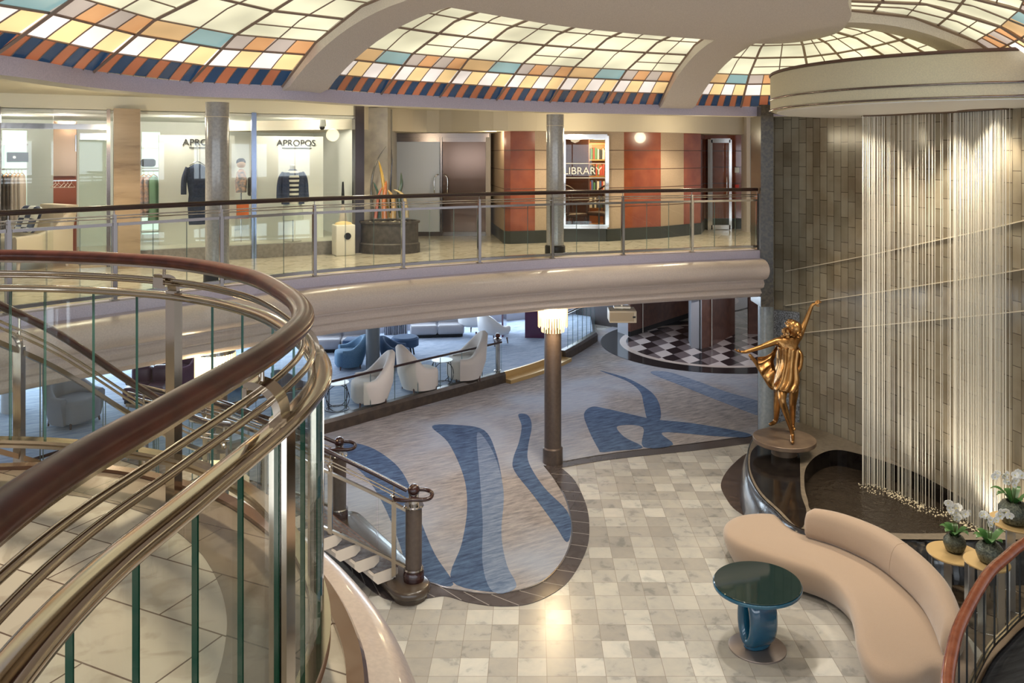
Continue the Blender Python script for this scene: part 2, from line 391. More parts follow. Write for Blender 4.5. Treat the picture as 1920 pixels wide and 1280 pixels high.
for k in range(1, 26):
    a, b = at_f(si, k/26), at_f(so, k/26); d = (b-a).normalized(); q = Vector((-d.y, d.x, 0))*.005; mb.add([a-q+Vector((0, 0, .0095)), a+q+Vector((0, 0, .0095)), b+q+Vector((0, 0, .0095)), b-q+Vector((0, 0, .0095))], [(0, 1, 2, 3)], 1)
trimo = obj('trim_carpet', mb, [STEEL, mat('pale_joint', (.3, .27, .25), .5)]); trimo['kind'] = 'structure'
mb = MB(); mb.prism(poly, .0, .014)
def band(pl, mi, z):
    q = spline([Vector((*P(*p), 0)) for p in pl], 5, True); mb.prism([tuple(p[:2]) for p in q], .013, z, mi)
band([(632, 830), (690, 838), (740, 870), (768, 912), (790, 980), (815, 1040), (850, 1098), (800, 1092), (770, 1080), (745, 1010), (720, 950), (690, 900), (650, 860)], 1, .0155)
band([(810, 800), (840, 830), (868, 890), (876, 950), (866, 1020), (846, 1090), (925, 1112), (965, 1103), (945, 1060), (938, 1000), (943, 920), (930, 850), (908, 808), (860, 798)], 1, .0165)
band([(895, 812), (925, 850), (944, 920), (940, 1000), (950, 1060), (968, 1102), (925, 1112), (905, 1060), (905, 980), (900, 900)], 2, .0167)
band([(972, 778), (978, 800), (973, 830), (962, 862), (965, 885), (1000, 930), (1040, 985), (1063, 1018), (1071, 990), (1062, 958), (1020, 915), (992, 870), (990, 840), (997, 800), (990, 780)], 1, .0172)
band([(1095, 778), (1105, 810), (1122, 843), (1128, 849), (1160, 846), (1205, 840), (1170, 820), (1158, 800), (1205, 802), (1206, 839), (1262, 835), (1242, 812), (1330, 818), (1395, 821), (1400, 813), (1300, 795), (1230, 788), (1200, 782), (1140, 768), (1110, 764)], 1, .0178)
band([(1125, 696), (1170, 708), (1200, 722), (1225, 740), (1237, 762), (1237, 788), (1215, 788), (1207, 760), (1200, 735), (1175, 715)], 1, .0184)
band([(1220, 700), (1280, 725), (1360, 757), (1440, 785), (1440, 760), (1360, 735), (1300, 713), (1250, 698)], 2, .019)
tag(obj('floor_carpet', mb, [CARPET, CBLUE, CBLUE2]), 'grey carpet with sweeping blue wave bands', 'carpet'); bpy.data.objects['floor_carpet']['kind'] = 'structure'
# round inlaid floor in front of the lifts
c0 = (4.95, 22.4)
mb = MB(); mb.lathe((*c0, 0), [(3.05, .0), (3.05, .022)], 64); mb.lathe((*c0, 0), [(2.52, .0), (2.52, .0235)], 64, 1)
cube = bpy.data.materials.new('cube_mosaic'); cube.use_nodes = True
def cube_nodes(m):
    nt = m.node_tree; b = nt.nodes['Principled BSDF']; L = nt.links.new
    geo = nt.nodes.new('ShaderNodeNewGeometry')
    def lin(a, bb, s):
        d = node(nt, 'ShaderNodeVectorMath', operation='DOT_PRODUCT'); d.inputs[1].default_value = (a*s, bb*s, 0); L(geo.outputs['Position'], d.inputs[0]); 
        ad = node(nt, 'ShaderNodeMath', operation='ADD'); ad.inputs[1].default_value = 50; L(d.outputs['Value'], ad.inputs[0]); return ad
    h = .42; t = 3
    ks = [lin(math.cos(a), math.sin(a), 1/h) for a in (.25, .25+PI*2/3, .25+PI*4/3)]
    fls = []
    for k in ks:
        f = node(nt, 'ShaderNodeMath', operation='FLOOR'); L(k.outputs[0], f.inputs[0]); fls.append(f)
    s1 = node(nt, 'ShaderNodeMath', operation='ADD'); L(fls[0].outputs[0], s1.inputs[0])
    k2 = node(nt, 'ShaderNodeMath', operation='MULTIPLY'); L(fls[1].outputs[0], k2.inputs[0]); k2.inputs[1].default_value = 2; 
    L(k2.outputs[0], s1.inputs[1])
    md = node(nt, 'ShaderNodeMath', operation='FLOORED_MODULO'); md.inputs[1].default_value = 3; L(s1.outputs[0], md.inputs[0])
    dv = node(nt, 'ShaderNodeMath', operation='DIVIDE'); dv.inputs[1].default_value = 3; L(md.outputs[0], dv.inputs[0])
    r = nt.nodes.new('ShaderNodeValToRGB'); r.color_ramp.interpolation = 'CONSTANT'
    r.color_ramp.elements[0].color = (.02, .014, .018, 1); r.color_ramp.elements[1].position = .3; r.color_ramp.elements[1].color = (.17, .14, .15, 1)
    e = r.color_ramp.elements.new(.6); e.color = (.62, .56, .56, 1)
    L(dv.outputs[0], r.inputs['Fac']); L(r.outputs[0], b.inputs['Base Color']); b.inputs['Roughness'].default_value = .15
cube_nodes(cube)
mb.lathe((*c0, 0), [(2.34, .0), (2.34, .025)], 64, 2)
o = obj('floor_rosette', mb, [mat('black_marble', (.012, .01, .012), .12), mat('ivory_marble', (.6, .52, .48), .2), cube]); o['kind'] = 'structure'
# brown marble round the foot of the pool
BRMARB_LIT = landing_material('olive_marble_lit', .3, (.5, .4), (.19, .145, .10), (.15, .115, .085), (.08, .06, .05))  # lighter copy of the pool marble, with brighter light put into its colour
mb = MB(); q = spline([Vector((*P(*p), 0)) for p in [(1352, 905), (1362, 935), (1385, 960), (1440, 985), (1560, 1000), (1600, 900), (1500, 840), (1415, 845), (1375, 870)]], 6, True)
mb.prism([tuple(p[:2]) for p in q], 0, .006)
q = spline([Vector((x, y, 0)) for x, y in [(4.3, 10.3), (4.7, 9.9), (4.75, 8.6), (4.6, 7.6), (5.2, 7.0), (7.0, 7.2), (7.2, 10.4), (5.8, 10.8)]], 5, True)
mb.prism([tuple(p[:2]) for p in q], 0, .005, 1)
BRMARB = landing_material('olive_brown_marble', .3, (.5, .4), (.085, .058, .045), (.065, .045, .036), (.04, .03, .025))
o = obj('floor_inlay', mb, [BRMARB, BRMARB_LIT]); o['kind'] = 'structure'
# ================================================================ UPPER DECK
RAIL = [Vector((x, y, 0)) for x, y in [(-7.6, 4.0), (-6.9, 6.0), (-6.3, 7.4), (-5.5, 8.5), (-4.8, 9.3), (-3.94, 10.25), (-3.0, 11.15), (-1.9, 11.9), (-.82, 12.5), (.32, 13.05), (1.51, 13.5), (2.74, 13.9), (3.96, 14.25)]]
RP = spline(RAIL, 8); RL = lengths(RP)
DZ = 3.55
def far_pt(p, k=22):
    c = Vector((0, 4, 0)); d = (p-c).normalized(); return c+d*k
mb = MB()
for a, b in zip(RP, RP[1:]):
    fa, fb = far_pt(a), far_pt(b)
    mb.add([v3(a, DZ), v3(b, DZ), v3(fb, DZ), v3(fa, DZ), v3(a, DZ-.1), v3(b, DZ-.1), v3(fb, DZ-.1), v3(fa, DZ-.1)], [(0, 1, 2, 3), (7, 6, 5, 4), (0, 4, 5, 1)])
e0 = RP[-1]; mb.prism([(e0.x-.05, e0.y-.1), (e0.x+.12, e0.y+.05), (4.1, 14.92), (12, 20), (8, 26), tuple(far_pt(e0)[:2])], DZ-.1, DZ)
struct('floor_upper', mb, MARB_U)
mb = MB()
for a, b in zip(RP, RP[1:]):
    fa, fb = far_pt(a), far_pt(b); z = 2.78
    mb.add([v3(a, z), v3(b, z), v3(fb, z), v3(fa, z), v3(a, z+.1), v3(b, z+.1), v3(fb, z+.1), v3(fa, z+.1)], [(0, 1, 2, 3), (7, 6, 5, 4), (0, 4, 5, 1)])
struct('ceiling_lower', mb, CREAM2)
# balcony fascia: a stepped, rounded cream edge
prof = [(-.1, -.02), (-.1, .03), (.10, .03), (.11, .01), (.11, -.10), (.20, -.115)]
prof += [(.20+.20*math.sin(t), -.29+.175*math.cos(t)) for t in [PI*k/10 for k in range(1, 10)]]
prof += [(.21, -.47), (.21, -.49), (.22, -.50), (.235, -.54), (.21, -.60), (.15, -.63), (.14, -.64), (.15, -.66), (.155, -.71), (.12, -.76), (.05, -.79), (-.1, -.79)]
n = len(prof)
mis = [1]*5+[0]*(n-5)
mb = MB(); mb.sweep([v3(p, DZ) for p in RP], prof, mis=mis)
o = obj('trim_balcony', mb, [CREAM, LILAC], smooth=35); o['kind'] = 'structure'
# rounded end where the balcony meets the wall
# ---- upper railing
rail = thing('balcony_railing', 'glass and steel balustrade with dark wood handrail along the upper balcony', 'railing', (0, 0, DZ))
s_posts = [near_s(RP, RL, x, y) for x, y in [(-6.9, 6.0), (-6.3, 7.4), (-5.5, 8.5), (-4.8, 9.3), (-3.94, 10.25), (-3.0, 11.15), (-1.9, 11.9), (-.82, 12.5), (.32, 13.05), (1.51, 13.5), (2.74, 13.9), (3.93, 14.24)]]
full = [v3(p, 0) for p in RP]
mb = MB(); mb.sweep([v3(p, DZ+1.09) for p in full], CIRC(.032, n=10)); obj('handrail', mb, WOODD, rail, 60, True)
mb = MB(); mb.sweep([v3(p, DZ+1.0) for p in full], CIRC(.009, n=6)); mb.sweep([v3(p, DZ+.965) for p in full], CIRC(.009, -.03, n=6)); obj('thin_rail', mb, STEEL, rail, 60, True)
for s0, s1 in zip(s_posts, s_posts[1:]):
    g = .03
    pa = sub(RP, RL, s0+g, s1-g, 8)
    mb = MB(); mb.sweep([v3(p, DZ+.90) for p in pa], RECT(.05, .035)); obj('top_rail', mb, STEEL, rail, 50, True)
    mb = MB(); mb.sweep([v3(p, DZ+.09) for p in pa], RECT(.05, .04)); obj('bottom_rail', mb, STEEL, rail, 50, True)
    for k in range(3):
        a = s0+g+(s1-s0-2*g)*k/3+.004; b = s0+g+(s1-s0-2*g)*(k+1)/3-.004
        mb = MB(); pp = [v3(p, DZ+.495) for p in sub(RP, RL, a, b, 3)]
        mb.sweep(pp, RECT(.012, .78), mis=[1, 0, 1, 0]); 
        for fi in (-1, -2): mb.m[fi] = 1
        obj('glass_panel', mb, [GLASS, GEDGE2], rail, None, True)
for s in s_posts:
    p = at(RP, RL, s); q = at(RP, RL, s+.05)-at(RP, RL, s-.05); rz = math.atan2(q.y, q.x)
    mb = MB(); mb.box((p.x, p.y, DZ+.47), (.045, .06, .9), rz)
    mb.box((p.x, p.y, DZ+.965), (.03, .05, .1), rz); mb.tube([(p.x, p.y, DZ+1.0), (p.x, p.y, DZ+1.07)], .007, 6)
    mb.box((p.x, p.y, DZ+.03), (.09, .09, .012), rz)
    obj('post', mb, STEEL, rail, None, True)
# ================================================================ CEILING RING, DOME
Rpx = [(0, 6.9), (187, 8.3), (354, 9.4), (546, 10.05), (671, 10.95), (796, 11.6), (946, 12.5), (1092, 13.2), (1240, 13.75), (1326, 14.0), (1426, 14.35)]
ring_pts = [Vector(((x-CX)*D/FPX, D, 0)) for x, D in Rpx]
ring_rest = [Vector((x, y, 0)) for x, y in [(5.1, 14.0), (5.75, 12.6), (5.95, 11.0), (5.7, 9.2), (5.0, 7.2), (3.6, 4.8), (1.2, 2.6), (-1.8, 1.7), (-4.2, 2.6), (-5.2, 4.2), (-5.2, 5.6)]]
RING = spline(ring_pts+ring_rest, 8, True)
mb = MB(); mb.sweep([v3(p, 6.02) for p in RING], [(0, -.09), (0, .08), (-.3, .08), (-.3, -.09)], closed=True, mis=[1, 0, 0, 2])
# right normal of this direction (left->right along the far side) looks to the opening
o = obj('trim_ring', mb, [CREAM2, LILAC, WARMW], smooth=30); o['kind'] = 'structure'
mb = MB(); m = len(RING)
cc = Vector((.3, 8, 0))
for i in range(m):
    a, b = RING[i], RING[(i+1) % m]
    if a.y < 2.6 and a.x > -3 and a.x < 3: continue
    fa = cc+(a-cc).normalized()*24; fb = cc+(b-cc).normalized()*24
    mb.add([v3(a, 6.14), v3(b, 6.14), v3(fb, 6.14), v3(fa, 6.14), v3(a, 6.24), v3(b, 6.24), v3(fb, 6.24), v3(fa, 6.24)], [(3, 2, 1, 0), (4, 5, 6, 7)])
struct('ceiling', mb, WARMW)
DZC = 6.75
def PZ(px, py, z): 
    D = (z-EYE)*FPX/(HY-py); return Vector(((px-CX)*D/FPX, D, 0))
disc_px = [(767, 0), (860, 17), (953, 33), (1046, 48), (1133, 58), (1220, 66), (1346, 76), (1430, 82), (1488, 80), (1545, 70), (1577, 57), (1596, 30), (1591, 0)]
disc_pts = [PZ(x, y, DZC) for x, y in disc_px]
disc_rest = [Vector((x, y, 0)) for x, y in [(2.75, 6.7), (2.2, 5.5), (1.2, 4.4), (-.1, 3.9), (-1.4, 4.1), (-2.1, 5.0), (-2.0, 6.2), (-1.65, 7.1)]]
DISC = spline(disc_pts+disc_rest, 6, True)
mb = MB(); mb.prism([tuple(p[:2]) for p in DISC], DZC, DZC+.3); struct('ceiling_disc', mb, TAUPE)
# dome surface between ring and disc
def SURF(rp, dp, t):
    z0, z1 = 6.1, DZC+.22
    a = t*PI/2
    w = 1-math.cos(a)*(1-.0)  # plan position
    w = .25*w+.75*t
    z = z0+(z1-z0)*math.sin(a)**.9 if t > 0 else z0
    p = rp.lerp(dp, w); return Vector((p.x, p.y, z))
pxr = lambda x: min((p for p in RING if p.y > 5.5), key=lambda p: abs(CX+p.x/p.y*FPX-x))
RINGF = spline(ring_pts+ring_rest, 60, True); DISCF = spline(disc_pts+disc_rest, 60, True)
pxr = lambda x: min((p for p in RINGF if p.y > 5.5 and p.x < 4.6), key=lambda p: abs(CX+p.x/p.y*FPX-x))
pxd = lambda x: min((p for p in DISCF if p.y > 7.6 and not (p.x > 3.3 and p.y < 10.8)), key=lambda p: abs(CX+p.x/p.y*FPX-x))
knots = []  # (ring point, disc point, beam after?)
def K(r, d): knots.append((r, d))
V2 = lambda x, y: Vector((x, y, 0))
secL = [(V2(-5.25, 4.9), V2(-2.15, 5.3)), (V2(-5.0, 6.0), V2(-2.1, 5.9)), (pxr(-10), V2(-1.95, 6.45)), (pxr(177), V2(-1.72, 7.0)), (pxr(356), V2(-1.45, 7.5)), (pxr(528), pxd(790))]
secA = [(pxr(600), pxd(868)), (pxr(715), pxd(956)), (pxr(825), pxd(1046)), (pxr(930), pxd(1133)), (pxr(1032), pxd(1220)), (pxr(1133), pxd(1309)), (pxr(1236), pxd(1354))]
secC = [(pxr(1297), pxd(1436)), (pxr(1390), pxd(1455)), (V2(4.9, 14.15), pxd(1493)), (V2(5.5, 13.2), pxd(1535)), (V2(5.85, 12.0), V2(3.62, 10.6)), (V2(5.95, 11.0), V2(3.70, 10.2)), (V2(5.85, 10.0), V2(3.72, 9.9))]
secD = [(V2(5.72, 9.3), V2(3.7, 9.55)), (V2(5.3, 8.0), V2(3.55, 9.0)), (V2(4.85, 6.9), V2(3.35, 8.4)), (V2(4.2, 5.7), V2(3.1, 7.8)), (V2(3.3, 4.5), V2(2.75, 6.9)), (V2(2.2, 3.4), V2(2.2, 5.6))]
TS = [0.0, .11, .235, .34, .43, .54, .70, .86, 1.0]
def pane_mat(name, col, e):
    m = mat(name, tuple(c*.5 for c in col), .25, emit=col, estr=e)
    nt = m.node_tree; b = nt.nodes['Principled BSDF']; tc = nt.nodes.new('ShaderNodeTexCoord')
    n = node(nt, 'ShaderNodeTexNoise', Scale=.9, Detail=2.0); nt.links.new(tc.outputs['Object'], n.inputs['Vector'])
    mr = node(nt, 'ShaderNodeMapRange'); mr.inputs[1].default_value = .35; mr.inputs[2].default_value = .68; mr.inputs[3].default_value = e*.72; mr.inputs[4].default_value = e*1.45
    nt.links.new(n.outputs['Fac'], mr.inputs[0]); nt.links.new(mr.outputs[0], b.inputs['Emission Strength'])
    return m
PM = [pane_mat('pale_cream_pane', (.74, .71, .50), .70), pane_mat('amber_pane', (.74, .47, .22), .55), pane_mat('teal_pane', (.24, .38, .38), .62),
      pane_mat('white_pane', (.80, .72, .66), .75), pane_mat('sand_pane', (.92, .64, .30), .68), pane_mat('orange_pane', (.38, .12, .055), .45),
      pane_mat('navy_pane', (.015, .04, .085), .5), pane_mat('mauve_pane', (.48, .40, .34), .6), mat('came_metal', (.30, .215, .17), .5, .2), pane_mat('rust_pane', (.66, .33, .14), .6)]
def dome_sector(sec, alt=0):
    pan = MB(); bars = MB()
    def bar(r0, d0, t0, r1, d1, t1, w, n=3):
        pts = []
        for k in range(n+1):
            t = t0+(t1-t0)*k/n; r = r0.lerp(r1, k/n); d = d0.lerp(d1, k/n); pts.append(SURF(r, d, t)-Vector((0, 0, .01)))
        bars.tube(pts, w, 4)
    for i in range(len(sec)-1):
        (r0, d0), (r1, d1) = sec[i], sec[i+1]
        def cell(u0, u1, t0, t1, mi):
            a = SURF(r0.lerp(r1, u0), d0.lerp(d1, u0), t0); b = SURF(r0.lerp(r1, u1), d0.lerp(d1, u1), t0)
            c = SURF(r0.lerp(r1, u1), d0.lerp(d1, u1), t1); d = SURF(r0.lerp(r1, u0), d0.lerp(d1, u0), t1)
            up = Vector((0, 0, .012))
            pan.add([a, b, c, d, a+up, b+up, c+up, d+up], [(3, 2, 1, 0), (4, 5, 6, 7), (0, 1, 5, 4), (1, 2, 6, 5), (2, 3, 7, 6), (3, 0, 4, 7)], mi)
        def ub(u, t0, t1, w): bar(r0.lerp(r1, u), d0.lerp(d1, u), t0, r0.lerp(r1, u), d0.lerp(d1, u), t1, w, 3)
        def tb(t, w): bar(r0, d0, t, r1, d1, t, w, 1)
        odd = (i+alt) % 2
        for k in range(8): cell(k/8, (k+1)/8, TS[0], TS[1], 5 if k % 2 == 0 else 6)
        for k in range(1, 8): ub(k/8, TS[0], TS[1], .006)
        for k in range(4): cell(k/4, (k+1)/4, TS[1], TS[2], 3 if k % 2 == 0 else 4)
        for k in range(1, 4): ub(k/4, TS[1], TS[2], .008)
        if odd:
            cell(0, .5, TS[2], TS[3], 1); cell(.5, 1, TS[2], TS[3], 2)
            for k in (0, 1): cell(k/2, (k+1)/2, TS[3], TS[5], 0)
        else:
            for k in range(4): cell(k/4, (k+1)/4, TS[2], TS[3], 7 if k % 2 == 0 else 9)
            for k in (.25, .75): ub(k, TS[2], TS[3], .007)
            for k in (0, 1):
                cell(k/2, (k+1)/2, TS[3], TS[4], 0); cell(k/2, (k+1)/2, TS[4], TS[5], 0)
            tb(TS[4], .008)
        for j in (5, 6, 7):
            for k in (0, 1): cell(k/2, (k+1)/2, TS[j], TS[j+1], 0)
        tb(TS[1], .007); tb(TS[2], .014); tb(TS[3], .009); tb(TS[5], .018); tb(TS[6], .009); tb(TS[7], .018)
        ub(.5, TS[2], 1, .009); ub(0, 0, 1, .019)
        if i == len(sec)-2: ub(1, 0, 1, .019)
    return pan, bars
for k, sec in enumerate((secL, secA, secC, secD)):
    pan, bars = dome_sector(sec, [0, 1, 1, 0][k])
    nm = ['on the left over the boutique', 'in the middle over the library', 'behind the round canopy', 'at the far right over the waterfall'][k]
    t = thing('stained_glass_vault', 'backlit stained glass vault section '+nm, 'stained glass', (0, 0, 6.1), group='stained glass vault sections')
    obj('glass_panes', pan, PM, t, None, True); obj('lead_bars', bars, PM[8], t, None, True)
# beams
def beam(a, b, w=0):
    (r0, d0), (r1, d1) = a, b
    mb = MB(); rings = []
    for k in range(0, 13):
        t = k/12
        p, q = SURF(r0, d0, t), SURF(r1, d1, t); 
        drop = Vector((0, 0, .16 if k else .06)); up = Vector((0, 0, .08))
        rings.append([p-drop, q-drop, q+up, p+up])
    mb.loft(rings, True, True); return mb
struct('beam', beam(secL[-1], secA[0]), TAUPE, 40); struct('beam', beam(secA[-1], secC[0]), TAUPE, 40); struct('beam', beam(secC[-1], secD[0]), TAUPE, 40)
# ================================================================ ROUND CANOPY ABOVE THE WATERFALL
cn = (5.8, 11.05)
t = thing('round_canopy', 'large round cream canopy drum over the string waterfall', 'canopy', (*cn, 5.86))
mb = MB(); mb.lathe((0, 0, 0), [(2.40, .0), (2.45, .03), (2.45, .5), (2.42, .52)], 72); obj('drum', mb, mat('canopy_cream', (.68, .62, .45), .55, noise=(80, (.6, .55, .41), 2)), t, 40)
mb = MB(); mb.lathe((0, 0, -.012), [(2.36, 0), (2.36, .02)], 72); obj('underside', mb, mat('canopy_white', (.8, .78, .74), .5), t, 40)
for z in (.02, .17): 
    mb = MB(); mb.tube([(2.455*math.cos(a), 2.455*math.sin(a), z) for a in [2*PI*k/72 for k in range(72)]], .014, 6, closed=True); obj('trim_band', mb, DSTEEL, t, 60)
mb = MB(); mb.tube([(2.45*math.cos(a), 2.45*math.sin(a), .525) for a in [2*PI*k/72 for k in range(72)]], .02, 6, closed=True); obj('top_edge', mb, mat('canopy_edge', (.12, .06, .04), .5), t, 60)
# ================================================================ WATERFALL WALL
WALL = [Vector((x, y, 0)) for x, y in [(4.12, 14.8), (4.32, 14.72), (4.76, 14.4), (5.41, 13.2), (5.8, 12.0), (6.15, 10.9), (6.35, 9.8), (6.5, 8.5), (6.5, 7.0)]]
WP = spline(WALL, 8); WL = lengths(WP)
def stone_wall_mat():
    m = bpy.data.materials.new('stone_tile_wall'); m.use_nodes = True; nt = m.node_tree; b = nt.nodes['Principled BSDF']; L = nt.links.new
    uv = nt.nodes.new('ShaderNodeUVMap'); sp = nt.nodes.new('ShaderNodeSeparateXYZ'); cb = nt.nodes.new('ShaderNodeCombineXYZ'); L(uv.outputs[0], sp.inputs[0]); L(sp.outputs['Y'], cb.inputs['X']); L(sp.outputs['X'], cb.inputs['Y'])
    br = node(nt, 'ShaderNodeTexBrick', Scale=1.0); br.offset = .37; br.offset_frequency = 2
    br.inputs['Brick Width'].default_value = .42; br.inputs['Row Height'].default_value = .15; br.inputs['Mortar Size'].default_value = .0045; br.inputs['Bias'].default_value = .0; br.inputs['Mortar Smooth'].default_value = .1
    br.inputs['Color1'].default_value = (.23, .20, .15, 1); br.inputs['Color2'].default_value = (.35, .31, .24, 1); br.inputs['Mortar'].default_value = (.07, .055, .04, 1)
    L(cb.outputs[0], br.inputs['Vector'])
    ns = node(nt, 'ShaderNodeTexNoise', Scale=2.2, Detail=6.0); L(cb.outputs[0], ns.inputs['Vector'])
    r2 = nt.nodes.new('ShaderNodeValToRGB'); r2.color_ramp.elements[0].position = .35; r2.color_ramp.elements[0].color = (.8, .74, .66, 1); r2.color_ramp.elements[1].position = .65; r2.color_ramp.elements[1].color = (1.05, 1.06, 1.05, 1)
    L(ns.outputs['Fac'], r2.inputs['Fac'])
    mx = node(nt, 'ShaderNodeMix', data_type='RGBA', blend_type='MULTIPLY'); mx.inputs[0].default_value = 1; L(br.outputs['Color'], mx.inputs[6]); L(r2.outputs[0], mx.inputs[7]); L(mx.outputs[2], b.inputs['Base Color'])
    b.inputs['Roughness'].default_value = .17
    bp = node(nt, 'ShaderNodeBump', Strength=.4, Distance=.01); bp.invert = True; L(br.outputs['Fac'], bp.inputs['Height']); L(bp.outputs[0], b.inputs['Normal'])
    return m
me = bpy.data.meshes.new('wall_waterfall'); vs = []; fs = []; uvs = []
for i, p in enumerate(WP):
    tdir = WP[min(i+1, len(WP)-1)]-WP[max(i-1, 0)]; tdir.normalize(); nn = Vector((-tdir.y, tdir.x, 0))*.15
    if nn.x < 0: nn = -nn
    vs += [v3(p, 0), v3(p, 6.1), v3(p+nn, 0), v3(p+nn, 6.1)]
for i in range(len(WP)-1):
    k = 4*i; fs.append((k, k+4, k+5, k+1)); uvs += [(WL[i], 0), (WL[i+1], 0), (WL[i+1], 6.1), (WL[i], 6.1)]
for i in range(len(WP)-1):
    k = 4*i; fs.append((k+2, k+3, k+7, k+6)); uvs += [(WL[i], 0), (WL[i], 6.1), (WL[i+1], 6.1), (WL[i+1], 0)]
me.from_pydata(vs, [], fs); ul = me.uv_layers.new(name='UVMap')
for i, u in enumerate(uvs): ul.data[i].uv = u
me.materials.append(stone_wall_mat()); ww = bpy.data.objects.new('wall_waterfall', me); COL.objects.link(ww); ww['kind'] = 'structure'
for f in me.polygons: f.use_smooth = True
LEDGE = mat('pale_ledge', (.7, .62, .48), .4)
for za, s0 in ((3.02, .5), (2.40, .5), (1.87, .75)):
    mb = MB(); pth = []
    for k in range(41):
        s = s0+(WL[-1]-s0)*k/40; p = at(WP, WL, s); pth.append(v3(p, za+.27*(s)))
    pth = [p for p in pth if p.z < 6]
    mb.sweep(pth, RECT(.05, .014, .0)); o = obj('trim_wall', mb, LEDGE); o['kind'] = 'structure'
# dark granite pier at the end of the balcony, round column and granite strip below
GRAN = mat('dark_granite', (.05, .045, .04), .25, noise=(25, (.10, .085, .065), 8))
SPECK = mat('speckled_granite', (.04, .042, .05), .3, noise=(45, (.30, .32, .36), 6))
mb = MB(); mb.prism([(3.98, 14.1), (4.2, 14.1), (4.2, 14.75), (3.98, 14.75)], 2.6, 6.12); struct('wall_pier', mb, GRAN)
mb = MB(); mb.prism([(4.38, 14.80), (4.80, 14.55), (4.74, 14.36), (4.32, 14.62)], 0, 2.45); struct('wall_granite', mb, SPECK)
def column(x, y, r, z0, z1, mt, plinth=None, label='', collar=True, pm=None):
    t = thing('column', label, 'column', (x, y, z0))
    mb = MB(); mb.lathe((0, 0, 0), [(r, 0), (r, z1-z0)], 32); obj('shaft', mb, mt, t, 40)
    if plinth:
        mb = MB(); mb.lathe((0, 0, 0), [(r+.025, 0), (r+.025, plinth-.02), (r+.005, plinth)], 32); obj('plinth', mb, pm or BLACKM, t, 40)
    if collar:
        mb = MB(); mb.lathe((0, 0, 0), [(r+.012, z1-z0-.2), (r+.012, z1-z0-.19)], 32); obj('collar', mb, LEDGE, t, 40)
    return t
LOWB = mat('blue_grey_column', (.30, .34, .38), .25, .2, noise=(20, (.24, .28, .32)))
column(4.14, 14.35, .135, 0, 2.75, LOWB, None, 'blue grey round column behind the bronze statue', False)
column(.35, 13.8, .145, 0, 2.78, COLB, .28, 'tall brown round column at the corner of the blue carpet', False, COLB)
column(.39, 13.85, .15, DZ, 5.94, COLG, .16, 'grey round column on the upper deck in front of the library')
column(-4.22, 10.85, .152, DZ, 5.95, COLG, .16, 'grey round column on the upper deck in front of the boutique')
column(-4.15, 10.6, .15, 0, 2.78, COLB, .28, 'brown round column seen through the curved foreground glass', False, COLB)
t = column(-3.72, 18.9, .16, .22, 2.78, mat('slate_column', (.16, .18, .20), .35), None, 'slate grey round column among the lounge armchairs', False)
# ================================================================ UPPER DECK: LIBRARY WALL
def FD(px, D): return Vector(((px-CX)*D/FPX, D, 0))
CHERRY = mat('cherry_veneer', (.22, .05, .02), .22, coat=.5, noise=(3, (.30, .08, .032), 8))
TANP = mat('tan_leather_panel', (.45, .33, .23), .55, noise=(70, (.39, .29, .2), 2))
BASEB = mat('dark_green_stone', (.035, .04, .035), .3)
GROOVE = mat('panel_groove', (.10, .05, .035), .6)
CHROME = mat('chrome_frame', (.8, .78, .76), .12, 1.0)
def seg_wall(mb, a, b, z0, z1, mi=0, th=.08):
    d = (b-a).normalized(); n = Vector((-d.y, d.x, 0))
    if n.y < 0: n = -n
    mb.add([v3(a, z0), v3(b, z0), v3(b, z1), v3(a, z1), v3(a+n*th, z0), v3(b+n*th, z0), v3(b+n*th, z1), v3(a+n*th, z1)], [(0, 1, 2, 3), (7, 6, 5, 4), (0, 4, 5, 1), (1, 5, 6, 2), (2, 6, 7, 3), (3, 7, 4, 0)], mi)
lw = MB(); segs = [(915, 18.2, 0), (945, 15.5, 0), (957, 15.45, 1), (1003, 15.6, 1), (1057, 15.8, 0), (1138, 15.9, 9), (1170, 16.1, 0), (1239, 16.5, 1), (1282, 17.0, 0), (1314, 17.35, 1), (1322, 18.6, 1), (1397, 18.6, 1)]
LT = 5.72
for (p0, d0, _), (p1, d1, mi) in zip(segs, segs[1:]):
    a, b = FD(p0, d0), FD(p1, d1)
    if mi == 9:
        seg_wall(lw, a, b, DZ, DZ+.28, 2); seg_wall(lw, a, b, 5.62, LT, 0); continue
    seg_wall(lw, a, b, DZ+.24, LT, mi); seg_wall(lw, a-Vector((0, .03, 0)), b-Vector((0, .03, 0)), DZ, DZ+.24, 2, .1)
    for z in (5.33, 4.96, 4.59, 4.22): seg_wall(lw, a-Vector((0, .004, 0)), b-Vector((0, .004, 0)), z, z+.012, 3, .02)
struct('wall_library', lw, [TANP, CHERRY, BASEB, GROOVE])
# bulkhead over the library wall
mb = MB(); pts = [FD(668, 14.25), FD(800, 16.2), FD(925, 15.3), FD(1060, 15.45), FD(1180, 15.9), FD(1300, 16.9), FD(1395, 18.0), FD(1420, 18.1)]
mb.sweep([v3(p, 0) for p in spline(pts, 5)], [(0, 5.70), (0, 6.16), (-3, 6.16), (-3, 5.70)]); struct('ceiling_bulkhead', mb, mat('bulkhead_plaster', (.62, .55, .43), .7))
# wall beyond the glass door and pale passage on the right
mb = MB(); seg_wall(mb, FD(1390, 18.2), FD(1400, 17.8), DZ, 6.1, 0); seg_wall(mb, FD(1397, 19.5), FD(1445, 19.5), DZ, 6.1, 1); struct('wall_passage', mb, [CREAM2, mat('pale_blue_wall', (.42, .48, .56), .6)])
